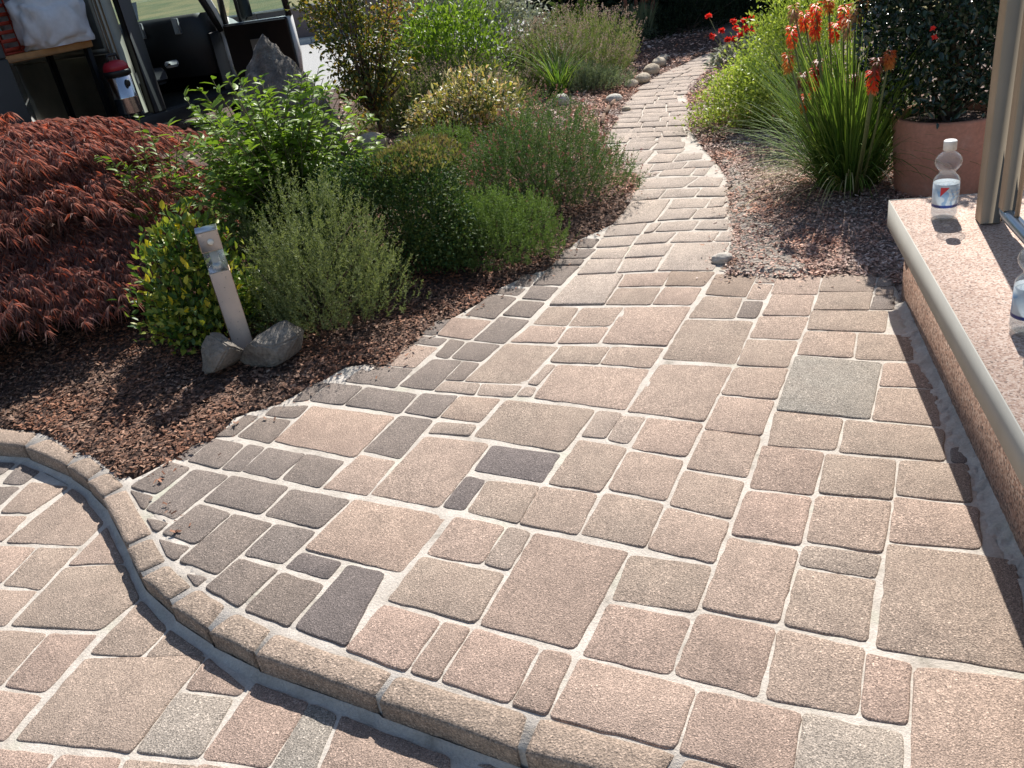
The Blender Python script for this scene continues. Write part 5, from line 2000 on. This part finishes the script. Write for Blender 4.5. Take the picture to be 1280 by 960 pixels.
# windscreen and its pillars
for y in (0.045, W_ - 0.05):
    MB().tube([(1.20, y, 1.16), (1.02, y, 1.55), (0.62, y, 2.27)], 0.045, 8).build('windscreen_pillar', VBLACK, van, True)
m = MB()
m.tube([(1.26, 0.015, 1.05), (1.14, 0.012, 1.40), (0.78, 0.012, 2.2)], 0.035, 8)
m.build('outer_pillar', VPAINT, van, True)
obj('windscreen', np.array([(1.19, 0.08, 1.37), (1.19, W_ - 0.08, 1.37), (0.64, W_ - 0.1, 2.25), (0.64, 0.1, 2.25)]), [(0, 1, 2, 3)], VGLASS, van)
m = MB()
V = [(x, y, z) for y in (0.10, W_ - 0.08) for x, z in ((0.84, 0.70), (0.80, 1.32), (0.88, 1.40), (1.17, 1.385), (1.2, 0.7))]
m.add(V, [(0, 1, 2, 3, 4), (9, 8, 7, 6, 5)] + [(i, i + 5, (i + 1) % 5 + 5, (i + 1) % 5) for i in range(5)])
dash = m.build('dashboard', VDARK, van)
for y in (0.34, 0.98, 1.62):
    vpart('air_vent', [((0.775, y - 0.05, 1.20), (0.806, y + 0.05, 1.38))], VGREY, 0.006, dash)
obj('dashboard_papers', np.array([(0.95, 1.15, 1.41), (1.0, 1.15, 1.62), (1.0, 1.5, 1.60), (0.95, 1.5, 1.41)]), [(0, 1, 2, 3)], plain('blue_white_paper', (0.45, 0.55, 0.68), 0.6, 0, 0.3, 12), van)
M_ = Matrix.Translation((0.52, 1.50, 1.16)) @ Matrix.Rotation(R(-55), 4, 'Y')
m = MB()
m.tube([M_ @ Vector((0.2 * math.cos(2 * math.pi * i / 28), 0.2 * math.sin(2 * math.pi * i / 28), 0)) for i in range(29)], 0.016, 7, False)
m.tube([M_ @ Vector((-.19, 0, 0)), M_ @ Vector((.19, 0, 0))], 0.018, 6)
m.tube([M_ @ Vector((0, 0, 0)), M_ @ Vector((0, 0, -.35))], 0.03, 6)
m.build('steering_wheel', VDARK, van, True)
for y in (0.18, 1.22):
    s = vpart('seat', [((-0.22, y, 0.72), (0.33, y + 0.50, 0.90)), ((-0.30, y + .02, 0.88), (-0.16, y + 0.48, 1.52))], VSEAT, 0.05)
    vpart('headrest', [((-0.30, y + .12, 1.56), (-0.19, y + 0.38, 1.76))], VSEAT, 0.04, s)
vpart('dash_handle', [((0.30, 0.10, 0.88), (0.46, 0.20, 0.95))], VGREY, 0.025)
# open front door, hinged at the front pillar
dr = bpy.data.objects.new('front_door', None)
C.objects.link(dr)
dr.parent = van
dr.location = (1.20, -0.02, 0)
dr.rotation_euler = (0, 0, R(90))
m = MB()
outline_ = [(0, 0.42), (-0.98, 0.42), (-1.06, 0.8), (-1.06, 1.22), (0.0, 1.22)]
V = [(x, y, z) for y in (-0.07, 0.0) for x, z in outline_]
k = 5
m.add(V, [tuple(range(k)), tuple(range(k, 2 * k))[::-1]] + [(i, i + k, (i + 1) % k + k, (i + 1) % k) for i in range(k)])
bpy_door = m.build('door_skin', VPAINT, dr)
m = MB()
m.bevbox((-1.052, 0.001, 0.425), (-0.005, 0.055, 1.215), 0.02)
panel = m.build('door_panel', VBLACK, dr)
MB().bevbox((-0.90, 0.0555, 0.50), (-0.62, 0.062, 0.64), 0.003).build('door_pocket', VGREY, dr)
MB().bevbox((-0.72, 0.0555, 0.80), (-0.42, 0.066, 1.02), 0.004).build('door_card', VGREY, dr)
m = MB()
fpts = [(-1.04, -0.03, 1.22), (-1.02, -0.03, 1.75), (-0.92, -0.03, 2.12), (-0.50, -0.03, 2.16), (-0.02, -0.03, 1.50), (0.0, -0.03, 1.22)]
m.tube(fpts, 0.040, 8)
m.tube([(-0.26, -0.03, 1.22), (-0.26, -0.03, 1.82)], 0.022, 6)
m.build('window_frame', VBLACK, dr, True)
obj('window_glass', np.array([(-1.0, -0.03, 1.22), (-0.05, -0.03, 1.22), (-0.50, -0.03, 2.12), (-0.9, -0.03, 2.08)]), [(0, 1, 2, 3)], VGLASS, dr)
mi = MB().bevbox((-0.26, -0.30, 1.22), (-0.16, -0.11, 1.62), 0.04).build('mirror', VBLACK, dr)
# sliding door pushed back along the side
sd = vpart('sliding_door', [((-3.0, -0.10, Z0), (-1.72, -0.045, 1.32)), ((-3.0, -0.09, 1.9), (-1.72, -0.05, 2.2)), ((-1.80, -0.09, 1.32), (-1.72, -0.05, 1.9)), ((-3.0, -0.09, 1.32), (-2.92, -0.05, 1.9))], VDARK)  # near-black on a white van: the door's shade is put into its colour
obj('door_window', np.array([(-2.92, -0.07, 1.32), (-1.80, -0.07, 1.32), (-1.80, -0.07, 1.9), (-2.92, -0.07, 1.9)]), [(0, 1, 2, 3)], VGLASS, sd)
for x in (1.45, -2.25):
    for y in (0.12, W_ - 0.12):
        Mw = Matrix.Translation((x, y, 0.33)) @ Matrix.Rotation(R(90), 4, 'X')
        w = MB().lathe([(0.20, -0.10), (0.30, -0.10), (0.335, -0.07), (0.335, 0.07), (0.30, 0.10), (0.20, 0.10)], 28, Mw).build('wheel', TYRE, van, True)
        MB().lathe([(0.06, -0.105), (0.19, -0.09), (0.195, 0.09), (0.06, 0.105)], 20, Mw).build('hub', HUB, w, True)

# things in the van
VM = Matrix.Translation((vb.x, vb.y, -0.055)) @ Matrix.Rotation(VYAW, 4, 'Z')
WOODS = plain('orange_shelf_board', (0.42, 0.20, 0.07), 0.7, 0, 0.2, 12)
sh = tag(empty('shelf_board', VM @ Vector((-1.15, 0.5, 1.26)), VYAW), 'orange wooden shelf board inside the van under the white bag', 'shelf')
MB().bevbox((-0.62, -0.30, 0), (0.62, 0.5, 0.07), 0.006).build('board', WOODS, sh)
for x in (-0.58, 0.58):
    MB().bevbox((x - .03, 0.42, -0.82), (x + .03, 0.48, -0.001), 0.004).build('leg', VDARK, sh)
    MB().bevbox((x - .03, -0.26, -0.82), (x + .03, -0.20, -0.001), 0.004).build('leg', VDARK, sh)
# crumpled white bag
V, F = icos(4)
o_ = []
for v in V:
    p = Vector(v)
    q = Vector((math.copysign(abs(p.x) ** .6, p.x), math.copysign(abs(p.y) ** .6, p.y), math.copysign(abs(p.z) ** .55, p.z)))
    q *= 1 + 0.30 * (abs(mnoise.noise(p * 2.3)) * 1.6 - 0.4) + 0.16 * (abs(mnoise.noise(p * 5.2)) - 0.2) + 0.06 * fbm(p * 9, 3)
    o_.append((q.x * 0.40, q.y * 0.25, max(q.z, -0.78) * 0.30 + 0.234))
bag = obj('sack', np.array(o_), F, plain('white_woven_sack', (0.60, 0.62, 0.68), 0.6, 0, 0.08, 20))
bag.location = VM @ Vector((-0.88, 0.36, 1.331))
bag.rotation_euler = (0, 0, VYAW)
tag(bag, 'crumpled white plastic sack lying on the shelf in the van', 'sack')
# red crate
CR_ = plain('red_crate_plastic', (0.42, 0.05, 0.025), 0.5, 0, 0.1, 10)
cr = tag(empty('crate', VM @ Vector((-1.35, 0.62, 1.62)), VYAW + 0.15), 'red open mesh plastic crate behind the sack in the van', 'crate')
cr.location.z = 1.275 + 0.005
cr.location = VM @ Vector((-1.42, 0.50, 1.3315))
for a, bx_ in (((-0.3, -0.2, 0), (0.3, 0.2, 0.02)),):
    MB().bevbox(a, bx_, 0.005).build('base', CR_, cr)
for i in range(7):
    z = 0.03 + i * 0.08
    for y in (-0.2, 0.19):
        MB().bevbox((-0.3, y, z), (0.3, y + .012, z + 0.035), 0.003).build('slat', CR_, cr)
for x in (-0.3, -0.1, 0.1, 0.286):
    for y in (-0.212, 0.203):
        MB().bevbox((x, y, 0.021), (x + .02, y + .011, 0.60), 0.003).build('rib', CR_, cr)
# vacuum cleaner
vc = tag(empty('vacuum_cleaner', VM @ Vector((-0.46, 0.06, Z0 + 0.0605)), VYAW), 'steel drum vacuum cleaner with red lid inside the van door', 'vacuum cleaner')
vc.scale = (0.84, 0.84, 1.1)
CHROME = NT('polished_steel_drum').set(Base_Color=(0.66, 0.66, 0.68), Metallic=1.0, Roughness=0.18)
VRED = plain('red_vacuum_lid', (0.40, 0.02, 0.035), 0.4, 0, 0.05)
dm = MB().lathe([(0.15, 0.05), (0.158, 0.06), (0.158, 0.20), (0.162, 0.205), (0.158, 0.21), (0.158, 0.42)], 32).build('drum', CHROME, vc, True)
MB().lathe([(0.17, 0.42), (0.172, 0.455), (0.165, 0.465)], 32).build('rim', VBLACK, vc, True)
MB().lathe([(0.162, 0.466), (0.155, 0.51), (0.12, 0.545), (0.05, 0.56)], 28).build('lid', VRED, vc, True)
MB().tube([(-0.09, 0, 0.55), (-0.07, 0, 0.61), (0.07, 0, 0.61), (0.09, 0, 0.55)], 0.016, 7).build('handle', VBLACK, vc, True)
MB().lathe([(0.035, 0), (0.035, 0.03), (0.02, 0.035)], 16, Matrix.Translation((-0.03, -0.152, 0.34)) @ Matrix.Rotation(R(90), 4, 'X')).build('hose_port', VBLACK, vc, True)
for i in range(4):
    a = i * math.pi / 2 + .6
    MB().lathe([(0.012, 0), (0.025, 0.01), (0.025, 0.04), (0.012, 0.055)], 10, Matrix.Translation((0.13 * math.cos(a), 0.13 * math.sin(a), 0))).build('castor', VBLACK, vc, True)
